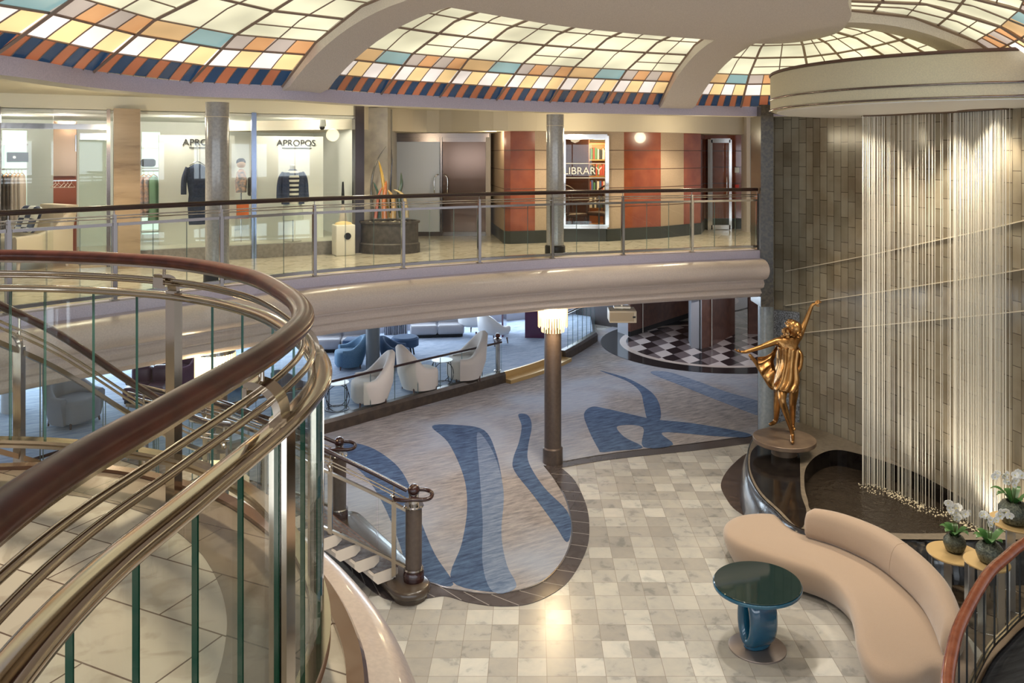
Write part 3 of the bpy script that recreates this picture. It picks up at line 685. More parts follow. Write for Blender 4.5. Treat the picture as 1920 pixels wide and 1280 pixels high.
# library display window: frame, glass and lettering
a, b = FD(1057, 15.78), FD(1138, 15.88)
t = thing('library_window', 'chrome framed library window with white lettering on the glass', 'window', (0, 0, DZ))
mb = MB()
for p in (a, b): mb.box((p.x, p.y, (DZ+.28+5.62)/2), (.07, .09, 5.62-DZ-.28))
mb.box(((a.x+b.x)/2, (a.y+b.y)/2, 5.6), (b.x-a.x, .09, .1)); mb.box(((a.x+b.x)/2, (a.y+b.y)/2, DZ+.3), (b.x-a.x, .1, .08))
obj('frame', mb, CHROME, t, None, True)
mb = MB(); mb.box(((a.x+b.x)/2, (a.y+b.y)/2, 4.7), (b.x-a.x-.07, .012, 1.75)); obj('pane', mb, GLASS, t, None, True)
LETW = mat('white_lettering', (.85, .82, .75), .5)
text('lettering', 'LIBRARY', .2, LETW, ((a.x+b.x)/2-.06, a.y-.03, 4.87), (PI/2, 0, .05), t)
mb = MB(); 
for z in (4.80, 5.08): mb.box(((a.x+b.x)/2, a.y-.02, z), (.78, .006, .012))
obj('rule_line', mb, LETW, t, None, True)
# library interior
DW = mat('library_dark_panel', (.13, .05, .03), .35); LIT = mat('lit_oak', (.62, .30, .09), .4)
mb = MB(); seg_wall(mb, FD(1030, 17.8), FD(1104, 17.6), DZ, 5.7, 0); seg_wall(mb, FD(1100, 19.2), FD(1180, 19.2), DZ, 5.7, 1); mb.prism([tuple(FD(1020, 16)[:2]), tuple(FD(1180, 16.3)[:2]), tuple(FD(1180, 19.3)[:2]), tuple(FD(1020, 19.3)[:2])], DZ+.005, DZ+.02, 2)
struct('wall_library_inner', mb, [DW, mat('library_cream', (.8, .7, .5), .6), mat('library_carpet', (.12, .05, .04), .9)])
lamp('POINT', 'library_light', (FD(1125, 17.6).x, 17.6, 5.4), 60, (1, .75, .42), .15)
bc = thing('bookcase', 'tall lit oak bookcase full of books inside the library', 'bookcase', (FD(1118, 18.6).x, 18.7, DZ))
w = .62
mb = MB(); mb.box((0, .14, 1.0), (w, .02, 2.0)); obj('back_panel', mb, LIT, bc)
for s in (-1, 1): mb = MB(); mb.box((s*w/2, 0, 1.0), (.04, .3, 2.0)); obj('side_panel', mb, LIT, bc)
for k in range(6): mb = MB(); mb.box((0, 0, .1+k*.37), (w, .3, .03)); obj('shelf', mb, LIT, bc)
bk = [mat('book_%s' % nme, c, .6) for nme, c in (('ivory', (.75, .7, .6)), ('black', (.04, .04, .05)), ('blue', (.08, .12, .3)), ('red', (.4, .06, .04)), ('green', (.08, .22, .12)))]
proto = None
for sh in range(2, 6):
    x = -w/2+.05; row = 0
    while x < w/2-.05:
        wd = random.uniform(.03, .055); h = random.uniform(.2, .28); mb = MB(); mb.box((0, 0, h/2), (wd*.9, .18, h)); row += 1
        bi_k = random.randrange(5); o = obj('book', mb, bk[bi_k]); o.location = (bc.location.x+x, 18.62, DZ+.1+(sh-1)*.37+.37*0+.016)
        tag(o, ['ivory', 'black', 'dark blue', 'dark red', 'green'][bi_k]+' book standing on the %s shelf of the lit library bookcase' % ['', 'second lowest', 'third lowest', 'fourth lowest', 'fifth lowest'][sh-1], 'book', 'books on the %s library shelf' % ['', 'second', 'third', 'fourth', 'fifth'][sh-1]); x += wd
def lib_chair(x, y, rz, label):
    t = thing('library_chair', label, 'chair', (x, y, DZ+.02), rz)
    mb = MB(); mb.rbox((0, 0, .44), (.48, .46, .08), .03); obj('seat', mb, DARKW, t, 40)
    mb = MB()
    for k in range(5): mb.tube([(-.18+k*.09, .2, .46), (-.2+k*.1, .27, .98)], .012, 6)
    obj('back_slats', mb, DARKW, t, 60)
    mb = MB(); mb.tube(spline([(-.25, .25, .93), (-.1, .29, 1.02), (.1, .29, 1.02), (.25, .25, .93)], 4), .022, 8); obj('top_rail', mb, DARKW, t, 60)
    for sx in (-1, 1):
        for sy in (-1, 1): mb = MB(); mb.tube([(sx*.2, sy*.19, .42), (sx*.23, sy*.22, 0)], [.022, .014], 8); obj('leg', mb, DARKW, t, 60)
        mb = MB(); mb.tube(spline([(sx*.24, .24, .7), (sx*.27, 0, .68), (sx*.25, -.18, .64), (sx*.24, -.2, .44)], 4), .016, 6); obj('armrest', mb, DARKW, t, 60)
lib_chair(FD(1072, 16.7).x, 16.7, .6, 'dark wooden armchair inside the library nearer the column')
lib_chair(FD(1128, 17.1).x, 17.1, -.7, 'dark wooden armchair inside the library beside the bookcase')
# glass door of the recess
t = thing('glass_door', 'chrome framed glass door with pull handle right of the library', 'door', (FD(1350, 18.35).x, 18.35, DZ)); x0 = FD(1333, 18.35).x-t.location.x; x1 = FD(1369, 18.35).x-t.location.x
mb = MB()
for x in (x0, x1): mb.box((x, 0, 1.02), (.06, .06, 2.04))
for z in (.06, 2.02): mb.box(((x0+x1)/2, 0, z), (x1-x0, .06, .1))
obj('frame', mb, CHROME, t); mb = MB(); mb.box(((x0+x1)/2, 0, 1.04), (x1-x0-.06, .012, 1.9)); obj('pane', mb, GLASS, t)
mb = MB(); mb.tube(spline([(x1-.1, -.04, .8), (x1-.1, -.1, .84), (x1-.1, -.1, 1.16), (x1-.1, -.04, 1.2)], 4), .012, 8); obj('handle', mb, CHROME, t, 60)
mb = MB(); mb.box((FD(1327, 18.3).x, 18.3, DZ+1.0), (.05, .25, 2.1)); struct('door_1', mb, CHROME)
mb = MB(); mb.box((FD(1382, 18.55).x, 18.56, DZ+1.35), (.1, .02, .12)); tag(obj('wall_switch', mb, WHITE), 'small white switch plate on the cherry wall by the glass door', 'switch')
mb = MB(); mb.box((FD(1382, 18.55).x, 18.56, DZ+.95), (.09, .03, .13)); tag(obj('fire_call_point', mb, mat('signal_red', (.7, .05, .03), .4)), 'small red fire call point under the switch plate', 'alarm')
# ================================================================ ENTRANCE DOORS LEFT OF THE LIBRARY
mb = MB(); D = 17.0
seg_wall(mb, FD(727, 15.2), FD(737, D), DZ, 6.1, 0); seg_wall(mb, FD(730, D), FD(915, D), 5.62, 6.1, 1); seg_wall(mb, FD(905, D), FD(920, D), DZ, 5.7, 1)
struct('wall_entrance', mb, [mat('travertine_grey', (.46, .43, .36), .4, noise=(4, (.34, .32, .29), 8)), CREAM2])
DOORB = mat('bronze_glass_door', (.14, .085, .06), .12, .7)
for nm, xa, xb, mt, lab in (('entrance_door', 740, 826, FROST, 'frosted pale glass door leaf left of the bronze door'), ('entrance_door', 829, 912, DOORB, 'dark bronze mirrored door leaf beside the library')):
    a, b = FD(xa, D), FD(xb, D); t = thing(nm, lab, 'door', ((a.x+b.x)/2, D, DZ)); w = b.x-a.x
    mb = MB(); mb.box((0, 0, 1.0), (w-.03, .03, 1.95)); obj('leaf', mb, mt, t)
    mb = MB(); mb.box((0, -.01, .04), (w-.02, .05, .09)); mb.box((0, -.01, 2.02), (w-.02, .05, .1)); obj('rail', mb, DSTEEL, t)
    s = 1 if mt is FROST else -1
    mb = MB(); x = s*(w/2-.12); mb.tube(spline([(x, -.02, .9), (x, -.09, .93), (x, -.09, 1.2), (x+s*.06, -.09, 1.28), (x+s*.08, -.02, 1.28)], 4), .013, 8); obj('handle', mb, CHROME, t, 60)
mb = MB(); mb.box(((FD(737, D).x+FD(915, D).x)/2, D, 5.66), (2.05, .12, .09)); mb.box((FD(737, D).x, D, 4.6), (.06, .12, 2.1)); mb.box((FD(827.5, D).x, D, 4.6), (.04, .08, 2.1)); struct('door_2', mb, DSTEEL)
mb = MB(); a = FD(738, 18.5); b = FD(915, 18.5); mb.box(((a.x+b.x)/2, 18.6, 4.6), (2.6, .05, 2.3)); struct('wall_entrance_back', mb, mat('entrance_back', (.55, .6, .66), .6))
# ================================================================ BOUTIQUE
SA = Vector((-3.06, 14.1, 0)); SD = Vector((-.882, -.471, 0)).normalized(); SN = Vector((-.471, .882, 0)).normalized()
def SH(px, w=0.0, z=0.0):
    k = (px-CX)/FPX; A = SA+SN*w
    # A + u*SD with X = k*Y
    u = (k*A.y-A.x)/(SD.x-k*SD.y); p = A+SD*u; return Vector((p.x, p.y, z))
SROT = math.atan2(-SD.y, -SD.x)  # local x axis runs to the right along the shop front
def sbox(mb, pa, pb, w0, w1, z0, z1, mi=0):
    """box between pixel columns pa..pb measured on the front face w0"""
    a, b = SH(pa, w0), SH(pb, w0); dn = SN*(w1-w0)
    mb.add([v3(a, z0), v3(b, z0), v3(b, z1), v3(a, z1), v3(a+dn, z0), v3(b+dn, z0), v3(b+dn, z1), v3(a+dn, z1)], [(0, 1, 2, 3), (7, 6, 5, 4), (0, 4, 5, 1), (1, 5, 6, 2), (2, 6, 7, 3), (3, 7, 4, 0)], mi)
SHW = mat('boutique_white', (.86, .86, .80), .6); MINT = mat('boutique_mint', (.62, .75, .68), .5)
mb = MB(); sbox(mb, -260, 790, 3.2, 3.3, DZ, 6.1); struct('wall_boutique_back', mb, SHW)
mb = MB(); a = SH(668, 0); mb.prism([tuple(a[:2]), tuple((a+SN*3.2)[:2]), tuple((a+SN*3.2-SD*.1)[:2]), tuple((a-SD*.1)[:2])], DZ, 6.1); struct('wall_boutique_side', mb, SHW)
mb = MB(); a, b = SH(668), SH(-420); mb.prism([tuple(p[:2]) for p in (a, b, b+SN*3.2, a+SN*3.2)], 5.88, 5.92); struct('ceiling_boutique', mb, SHW)
mb = MB(); mb.prism([tuple(p[:2]) for p in (SH(668, .05), SH(264, .05), SH(264, .05)+SN*3.1, SH(668, .05)+SN*3.1)], DZ, DZ+.2); struct('floor_boutique', mb, mat('boutique_floor', (.6, .58, .5), .4))
mb = MB(); mb.prism([tuple(p[:2]) for p in (SH(205, .05), SH(-420, .05), SH(-420, .05)+SN*3.1, SH(205, .05)+SN*3.1)], DZ, DZ+.012); struct('floor_boutique_wood', mb, streak_mat('warm_wood_floor', (.42, .30, .19), (.52, .40, .27), .4, rot=.5))
mb = MB(); sbox(mb, 264, 666, -.02, .1, DZ, DZ+.22); struct('trim_shopfront_base', mb, mat('grey_stone_base', (.20, .18, .165), .35, noise=(20, (.26, .24, .22), 5)))
mb = MB(); sbox(mb, -300, 668, 0, .12, 5.93, 6.14); struct('trim_shopfront_head', mb, WARMW)
for i, (pa, pb) in enumerate(((265, 472), (481, 665))):
    mb = MB(); sbox(mb, pa, pb, 0, .012, DZ+.22, 5.94); o = struct('window_%d' % (i+1), mb, SHOPGLASS)
mb = MB(); sbox(mb, 1, 100, 0, .012, DZ, 5.94); struct('window_3', mb, SHOPGLASS)
for pa, pb in ((472, 481), (200, 207), (-3, 1)):
    mb = MB(); sbox(mb, pa, pb, -.03, .06, DZ, 5.94); struct('trim_mullion', mb, mat('blue_steel', (.25, .30, .42), .2, .9) if pa == 472 else DSTEEL)
mb = MB(); sbox(mb, 666, 683, -.1, .1, DZ, 6.1); struct('trim_steel_pier', mb, mat('blued_steel_pier', (.10, .09, .10), .15, .8))
mb = MB(); a, b = FD(683, 14.6), FD(727, 14.6); mb.box(((a.x+b.x)/2, 14.75, (DZ+6.1)/2), (b.x-a.x, .3, 6.1-DZ)); struct('wall_stone_pier', mb, mat('streaked_travertine', (.46, .42, .36), .35, noise=(5, (.33, .30, .27), 9)))
# travertine pier with banding
tm = bpy.data.materials.new('banded_travertine'); tm.use_nodes = True
def trav(m):
    nt = m.node_tree; b = nt.nodes['Principled BSDF']; L = nt.links.new; geo = nt.nodes.new('ShaderNodeNewGeometry')
    mp = node(nt, 'ShaderNodeMapping'); mp.inputs['Scale'].default_value = (.35, .35, 2.2); L(geo.outputs['Position'], mp.inputs[0])
    n = node(nt, 'ShaderNodeTexNoise', Scale=2.6, Detail=8.0, Roughness=.6); L(mp.outputs[0], n.inputs['Vector'])
    r = nt.nodes.new('ShaderNodeValToRGB'); r.color_ramp.elements[0].position = .3; r.color_ramp.elements[0].color = (.18, .11, .062, 1); r.color_ramp.elements[1].position = .7; r.color_ramp.elements[1].color = (.42, .30, .19, 1)
    e = r.color_ramp.elements.new(.45); e.color = (.34, .24, .145, 1)
    L(n.outputs['Fac'], r.inputs['Fac']); L(r.outputs[0], b.inputs['Base Color']); b.inputs['Roughness'].default_value = .35
trav(tm)
mb = MB(); sbox(mb, 213, 263, -.35, .15, DZ, 5.94); struct('wall_travertine_pier', mb, tm)
# open glass door at left, transom
t = thing('boutique_door', 'frameless glass boutique door with steel rails beside the travertine pier', 'door', tuple(SH(174, 0, DZ)))
mb = MB(); sbox(mb, 148, 199, .3, .312, DZ+.12, DZ+1.93); obj('pane', mb, glass_mat('mint_glass', (.9, .96, .92), 1, milky=.22, milk=(.85, .93, .86)), t, None, True)
mb = MB(); sbox(mb, 148, 199, .29, .34, DZ+.02, DZ+.12); sbox(mb, 150, 199, .29, .34, DZ+1.93, DZ+2.03); obj('rail', mb, STEEL, t, None, True)
mb = MB(); a = SH(146, .3); mb.tube([(a.x, a.y-.05, DZ+1.75), (a.x, a.y-.05, DZ+2.0)], .015, 8); obj('hinge', mb, STEEL, t, None, True)
mb = MB(); sbox(mb, -60, 201, .0, .05, DZ+2.08, DZ+2.16); struct('trim_transom', mb, STEEL)
# display walls with lettering
for px0, px1, w, lab in ((298, 440, .9, 'white display wall with black lettering behind the dark coat'), (482, 606, .9, 'white display wall with black lettering behind the striped shirt figure')):
    t = thing('display_wall', lab, 'display', tuple(SH((px0+px1)/2, w, DZ+.2)))
    mb = MB(); sbox(mb, px0, px1, w, w+.12, DZ+.2, DZ+2.03); obj('panel', mb, SHW, t, None, True)
    p = SH(383 if px0 < 400 else 556, w-.012, DZ+1.86); text('lettering', 'APROPOS', .155, mat('black_lettering', (.03, .03, .035), .5), p, (PI/2, 0, SROT), t, .006)
    q = [SH((355 if px0 < 400 else 529), w-.01), SH((411 if px0 < 400 else 584), w-.01)]
    mb = MB(); mb.sweep([v3(q[0], DZ+1.82), v3(q[1], DZ+1.82)], RECT(.01, .012)); obj('rule_line', mb, mat('black_lettering'), t, None, True)
# mannequin with navy jacket and striped shirt
NAVY = mat('navy_cloth', (.025, .04, .09), .8, noise=(30, (.04, .06, .13), 2)); PALE = mat('pale_linen', (.62, .66, .60), .8); MANN = mat('mannequin_white', (.8, .78, .74), .4)
st = bpy.data.materials.new('striped_shirt'); st.use_nodes = True
def stripes(m):
    nt = m.node_tree; b = nt.nodes['Principled BSDF']; L = nt.links.new; tc = nt.nodes.new('ShaderNodeTexCoord'); sp = nt.nodes.new('ShaderNodeSeparateXYZ'); L(tc.outputs['Object'], sp.inputs[0])
    a = node(nt, 'ShaderNodeMath', operation='MULTIPLY'); a.inputs[1].default_value = 1/.085; L(sp.outputs['Z'], a.inputs[0]); f = node(nt, 'ShaderNodeMath', operation='FRACT'); L(a.outputs[0], f.inputs[0])
    g = node(nt, 'ShaderNodeMath', operation='GREATER_THAN'); g.inputs[1].default_value = .5; L(f.outputs[0], g.inputs[0]); mx = node(nt, 'ShaderNodeMix', data_type='RGBA'); L(g.outputs[0], mx.inputs[0]); mx.inputs[6].default_value = (.02, .025, .05, 1); mx.inputs[7].default_value = (.82, .8, .74, 1); L(mx.outputs[2], b.inputs['Base Color']); b.inputs['Roughness'].default_value = .8
stripes(st)
p = SH(549, .45); t = thing('mannequin', 'headless shop mannequin in navy jacket over black and white striped shirt', 'mannequin', (p.x, p.y, DZ+.2), SROT); t.scale = (.92, .92, .9)
mb = MB(); mb.lathe((0, 0, 0), [(.0, 0), (.16, 0), (.16, .015), (.01, .02)], 24); mb.tube([(0, 0, 0), (0, 0, .9)], .012, 8); obj('stand', mb, STEEL, t, 40)
mb = MB(); mb.lathe((0, 0, 0), [(.13, .72), (.165, .8), (.15, .98), (.16, 1.1), (.175, 1.22), (.14, 1.34), (.06, 1.39)], 20, 0, .85, .95); obj('shirt', mb, st, t, 60)
mb = MB(); mb.lathe((0, 0, 0), [(.055, 1.37), (.05, 1.42), (.055, 1.46), (.03, 1.48)], 16); obj('neck', mb, MANN, t, 60)
mb = MB()
mb.loft([[Vector((.19*math.cos(a)*s, .125*math.sin(a)*s, z)) for a in [-PI*.36+k/14*PI*1.72 for k in range(15)]] for z, s in ((.72, 1.12), (.9, 1.06), (1.1, 1.02), (1.25, 1.06), (1.36, .6))], False, False)
mb.v = [(x*math.cos(PI/2)-y*math.sin(PI/2)*1.0 if False else x, y, z) for x, y, z in mb.v]
mb2 = MB(); 
for s in (-1, 1):
    mb2.tube(spline([(s*.15, 0, 1.31), (s*.215, .0, 1.2), (s*.24, .01, .98), (s*.25, -.03, .76)], 4), [.06]*4+[.058]*4+[.055]*4+[.05], 12)
    # front panels of the jacket
    mb2.loft([[Vector((s*x0, -y0, z)) for x0, y0 in ((.085, .12), (.14, .125), (.2, .07), (.21, .0), (.19, .09), (.1, .105))] for z in (.72, .95, 1.2, 1.33)], True, True)
mb2.loft([[Vector((.2*math.cos(a), .11*math.sin(a)+.01, z)) for a in [k/10*PI for k in range(11)]]+[Vector((-.18*math.cos(a), .085*math.sin(a)+.01, z)) for a in [k/10*PI for k in range(11)]] for z in (.72, 1.0, 1.3)], True, True)
obj('jacket', mb2, NAVY, t, 60)
mb = MB(); mb.lathe((0, 0, 0), [(.2, .42), (.19, .6), (.165, .74)], 20, 0, 1, .7); obj('trousers', mb, PALE, t, 60)
# dark hanging coat
p = SH(370, .5); t = thing('hanging_coat', 'long navy coat hanging before the left display wall', 'coat', (p.x, p.y, DZ+.55), SROT)
mb = MB(); mb.loft([[Vector((w*math.cos(a), d*math.sin(a)+.01*math.sin(5*a+z*8), z)) for a in [2*PI*k/20 for k in range(20)]] for z, w, d in ((0, .13, .05), (.3, .15, .07), (.5, .13, .07), (.7, .16, .07), (.92, .17, .07), (1.0, .05, .03))], True, True); obj('coat_body', mb, NAVY, t, 60)
for s in (-1, 1): mb = MB(); mb.tube(spline([(s*.14, 0, .94), (s*.2, 0, .75), (s*.21, -.02, .5)], 4), .045, 10); obj('sleeve', mb, NAVY, t, 60)
mb = MB(); mb.tube(spline([(-.12, 0, .97), (0, 0, 1.04), (.12, 0, .97)], 4), .01, 6); mb.tube([(0, 0, 1.04), (0, 0, 1.3)], .005, 6); obj('hanger', mb, STEEL, t, 60)
# clothes rails with garments
def garment(px, w, z, h, mt, lab, grp, wd=.16, rz=0):
    p = SH(px, w); t = thing('hanging_garment', lab, 'garment', (p.x, p.y, z), SROT+rz, grp)
    mb = MB(); n = 18
    mb.loft([[Vector((a_*math.cos(a), (.04+.012*math.sin(6*a))*math.sin(a)*s, zz)) for a in [2*PI*k/n for k in range(n)]] for zz, a_, s in ((-h, wd*.95, 1.2), (-h*.5, wd*.85, 1), (-.2, wd*.9, .9), (-.08, wd*.8, .7), (-.05, .03, .3))], True, True); obj('cloth', mb, mt, t, 60)
    mb = MB(); mb.tube(spline([(-wd*.8, 0, -.07), (0, 0, -.02), (wd*.8, 0, -.07)], 3), .008, 6); mb.tube([(0, 0, -.02), (0, 0, .04)], .004, 6); obj('hanger', mb, LIT, t, 60)
GREY = mat('taupe_cloth', (.11, .085, .07), .85); OAT = mat('oatmeal_cloth', (.62, .52, .44), .85); SAGE = mat('sage_cloth', (.25, .42, .28), .85); FLOR = mat('floral_cloth', (.75, .5, .4), .85, noise=(25, (.3, .3, .35), 2)); BLK = mat('black_cloth', (.02, .03, .025), .85)
for i, (px, mt, h, nm) in enumerate([(2, BLK, .95, 'black'), (12, GREY, .9, 'dark taupe'), (19, GREY, .9, 'dark taupe'), (27, OAT, .95, 'pale beige'), (34, OAT, .95, 'pale beige'), (41, OAT, .95, 'pale beige')]):
    garment(px, 1.3, 4.98, h, mt, {'black': 'black garment at the far left end of the boutique rail', 'dark taupe': 'dark taupe trousers hanging on the left boutique rail', 'pale beige': 'pale beige dress hanging on the left boutique rail'}[nm], nm+' clothes on the left rail', .11, 1.2)
mb = MB(); mb.sweep([SH(-20, 1.3, 5.02), SH(50, 1.3, 5.02)], CIRC(.012, n=8)); tag(obj('clothes_rail', mb, STEEL), 'steel clothes rail holding taupe and beige garments at far left', 'clothes rail')
mb = MB(); mb.sweep([SH(266, 1.0, 4.98), SH(297, 1.0, 4.98)], CIRC(.012, n=8)); tag(obj('clothes_rail', mb, STEEL), 'steel clothes rail holding floral and green garments right of the pier', 'clothes rail')
for i, (px, mt, h, lab) in enumerate([(270, FLOR, .7, 'short floral top hanging next to the travertine pier'), (278, FLOR, .62, 'short patterned top hanging between floral and sage garments'), (288, SAGE, .8, 'long sage green dress hanging right of the floral tops')]):
    garment(px, 1.0, 4.94, h, mt, lab, None, .12, .8)
# lit shelving niches
def niche(px0, px1, w, z0, z1, shelves, lab):
    t = thing('lit_shelf_niche', lab, 'shelves', tuple(SH((px0+px1)/2, w, z0)))
    mb = MB(); sbox(mb, px0, px1, w+.3, w+.33, z0, z1); obj('back_panel', mb, mat('lit_niche_panel', (.75, .9, .82), .5, emit=(.72, .95, .84), estr=.55), t, None, True)
    for z in shelves: mb = MB(); sbox(mb, px0, px1, w, w+.3, z, z+.03); obj('shelf', mb, WHITE, t, None, True)
niche(4, 50, 1.7, DZ+.3, DZ+2.1, (DZ+.3, DZ+1.45, DZ+1.85), 'lit mint shelving niche at the far left of the boutique')
niche(266, 300, 1.6, DZ+.3, DZ+2.1, (DZ+.35, DZ+1.45, DZ+1.8), 'lit mint shelving niche right of the travertine pier')
mb = MB(); p = SH(33, 1.75, DZ+1.66); mb.rbox(tuple(p), (.3, .02, .16), .005, SROT); t = tag(obj('brand_plaque', mb, BLKM if False else mat('plaque_black', (.02, .02, .02), .4)), 'small black plaque with white mark on the left boutique shelf', 'sign')
mb = MB(); mb.lathe((0, 0, 0), [(.022, 0), (.022, .004)], 12); o = obj('plaque_mark', mb, WHITE, t); o.location = tuple(SH(27, 1.72, DZ+1.66)); o.rotation_euler = (PI/2, 0, SROT)
mb = MB(); mb.v = []; p = SH(278, 1.62, DZ+1.56); mb.rbox(tuple(p), (.24, .12, .14), .05, SROT); tag(obj('handbag', mb, mat('black_leather', (.03, .03, .03), .4)), 'small black handbag on the shelf right of the travertine pier', 'handbag')
# wardrobe panel with empty hangers
mb = MB(); sbox(mb, 100, 143, 1.5, 2.0, DZ, DZ+2.25); t = tag(obj('wardrobe', mb, mat('redwood_panel', (.26, .07, .035), .35)), 'reddish wood wardrobe recess with empty hangers in the boutique', 'wardrobe')
mb = MB(); sbox(mb, 100, 143, 1.47, 1.5, DZ+1.35, DZ+2.25); obj('upper_panel', mb, mat('bronze_mirror', (.30, .20, .13), .15, .6), t)
mb = MB(); sbox(mb, 100, 143, 1.3, 1.33, DZ+1.27, DZ+1.29); obj('hanging_rod', mb, STEEL, t)
for k, px in enumerate((104, 110, 120, 127, 134)):
    p = SH(px, 1.31, DZ+1.26); mb = MB(); mb.tube([(-.07, 0, -.09), (0, 0, -.02), (.07, 0, -.09), (-.07, 0, -.09)], .006, 5); mb.tube([(0, 0, -.02), (0, 0, .02)], .004, 5)
    o = obj('coat_hanger', mb, OAT); o.location = p; o.rotation_euler.z = .5+.2*k; tag(o, 'empty pale wooden hanger in the redwood wardrobe recess', 'hanger', 'empty hangers')
# security camera, picture, orange box, bag figure behind the middle of the window
p = SH(604, .3, 5.76); t = thing('dome_camera', 'small dark dome security camera on the boutique ceiling', 'camera', tuple(p)); mb = MB(); mb.lathe((0, 0, 0), [(.06, .1), (.07, 0), (.055, -.02)], 16); obj('housing', mb, WHITE, t, 40); mb = MB(); mb.sphere((0, 0, -.03), .05, 12); obj('dome', mb, BLACKM, t, 60)
mb = MB(); p = SH(455, .8, DZ+.75); mb.box(tuple(p), (.2, .03, .3), SROT); tag(obj('orange_poster', mb, mat('orange_card', (.8, .18, .05), .6)), 'small orange card standing in the boutique window by the mullion', 'card')
p = SH(452, .8, DZ+.2); t = thing('handbag_display', 'figure bust with dark hair and bags between the two display walls', 'display', (p.x, p.y, DZ+.2), SROT)
mb = MB(); mb.lathe((0, 0, 0), [(.09, .85), (.1, 1.05), (.07, 1.2), (.03, 1.26)], 14, 0, 1, .7); obj('torso', mb, FLOR, t, 60)
mb = MB(); mb.sphere((0, 0, 1.34), .075, 12); obj('head', mb, mat('mannequin_tan', (.6, .4, .25), .5), t, 60); mb = MB(); mb.sphere((0, .015, 1.37), .08, 12); obj('hair', mb, BLACKM, t, 60)
mb = MB(); mb.rbox((.16, -.05, .95), (.12, .08, .32), .03); obj('handbag', mb, mat('black_leather'), t, 40); mb = MB(); mb.tube([(0, 0, 0), (0, 0, .86)], .012, 6); obj('stand', mb, STEEL, t)
# white bin with black disc and cream bundle
p = Vector(((644-CX)*13.75/FPX, 13.75, 0)); t = thing('waste_bin', 'white square bin with black round opening left of the planter', 'bin', (p.x, p.y, DZ), SROT)
mb = MB(); mb.rbox((0, 0, .26), (.33, .3, .52), .02); obj('body', mb, mat('ivory_lacquer', (.78, .74, .65), .4), t, 40)
mb = MB(); mb.v = []; mb.lathe((0, 0, 0), [(.058, 0), (.058, .012)], 24); o = obj('opening', mb, BLACKM, t); o.location = (.03, -.15, .33); o.rotation_euler = (PI/2, 0, 0)
mb = MB(); mb.lathe((0, 0, .52), [(.15, 0), (.13, .03), (.05, .05)], 20, 0, 1, .9); obj('lid', mb, mat('sand_cloth', (.72, .56, .28), .7), t, 40)
p = SH(643, .4); t = thing('vase', 'slim dark and cream vase in the corner of the boutique window', 'vase', (p.x, p.y, DZ+.2)); mb = MB(); mb.lathe((0, 0, 0), [(.06, 0), (.09, .2), (.05, .5), (.02, .62)], 16); obj('body', mb, OAT, t, 50); mb = MB(); mb.lathe((0, 0, .6), [(.022, 0), (.03, .15), (.015, .42)], 12); obj('neck', mb, BLACKM, t, 50)
# planter with glass horn sculpture
pc = (FD(727, 13.95).x, 14.15); t = thing('planter', 'dark fluted half round stone planter with glass horns', 'planter', (*pc, DZ))
PL = mat('dark_fluted_stone', (.05, .042, .034), .5, noise=(12, (.085, .07, .06), 6))
mb = MB(); n = 96
def flut(r, z): return [Vector((((r+(.006 if k % 2 else 0))*math.cos(a)), (r+(.006 if k % 2 else 0))*math.sin(a)*.7, z)) for k, a in enumerate([2*PI*k/n for k in range(n)])]
mb.loft([flut(.52, 0), flut(.52, .16), flut(.49, .18), flut(.49, .5), flut(.52, .52), flut(.52, .55), flut(.47, .55), flut(.46, .48)], True, True); obj('body', mb, PL, t, 40)
mb = MB(); mb.lathe((0, 0, .46), [(.46, 0), (.46, .05)], 32, 0, 1, .7)
for k in range(60): a = random.uniform(0, 6.28); r = random.uniform(0, .4); mb.sphere((r*math.cos(a), r*.7*math.sin(a), .52), .025, 6)
obj('pebbles', mb, mat('pale_pebbles', (.6, .55, .45), .6), t, 40)
def horn(name, pts, r0, col, nm, lab):
    m = mat('glass_'+nm, col, .12, coat=1)
    sp = spline([(PD(x, y, 14.1)-Vector((pc[0], 14.1, DZ)))+Vector((0, dy, 0)) for x, y, dy in pts], 6); k = len(sp); mb = MB()
    mb.tube([p+Vector((pc[0], 14.1, 0)) for p in sp], [max(.003, r0*(1-(i/(k-1))**1.6)) if r0 < .03 else max(.004, r0*(1-.45*i/(k-1))*(1-(i/(k-1))**9)) for i in range(k)], 12)
    o = obj(name, mb, m, None, 60); o.location = (0, 0, DZ); tag(o, lab, 'glass sculpture', 'glass horns in the planter')
horn('glass_horn', [(700, 408, .0), (695, 370, .05), (698, 326, .05), (708, 295, .1), (722, 274, .1)], .028, (.07, .07, .065), 'smoke', 'tall thin smoky arching glass horn at the left of the planter')
horn('glass_horn', [(727, 408, .05), (722, 380, .05), (719, 353, .05), (715, 326, .05), (709, 301, .05)], .043, (.36, .23, .04), 'yellow', 'yellow glass horn rising tallest in the middle')
horn('glass_horn', [(724, 408, -.15), (723, 380, -.15), (725, 357, -.15), (727, 338, -.15)], .05, (.36, .12, .035), 'orange', 'thick blunt orange glass horn in front of the yellow one')
horn('glass_horn', [(706, 408, -.1), (709, 388, -.1), (712, 366, -.1), (719, 350, -.1)], .033, (.33, .09, .05), 'red', 'slender coral red glass horn leaning right')
horn('glass_horn', [(752, 408, .05), (748, 382, .05), (748, 361, .05), (752, 345, .05), (751, 323, .05)], .047, (.035, .06, .045), 'green', 'dark green blunt glass horn at the right of the planter')
horn('glass_horn', [(739, 408, -.1), (740, 388, -.1), (738, 370, -.1), (729, 355, -.1)], .052, (.38, .24, .09), 'amber', 'amber glass horn curling left over the pebbles')
horn('glass_horn', [(763, 408, 0), (762, 390, 0), (758, 370, 0), (750, 361, 0), (738, 355, 0)], .038, (.38, .30, .16), 'honey', 'pale honey coloured glass horn bending left at the right edge')
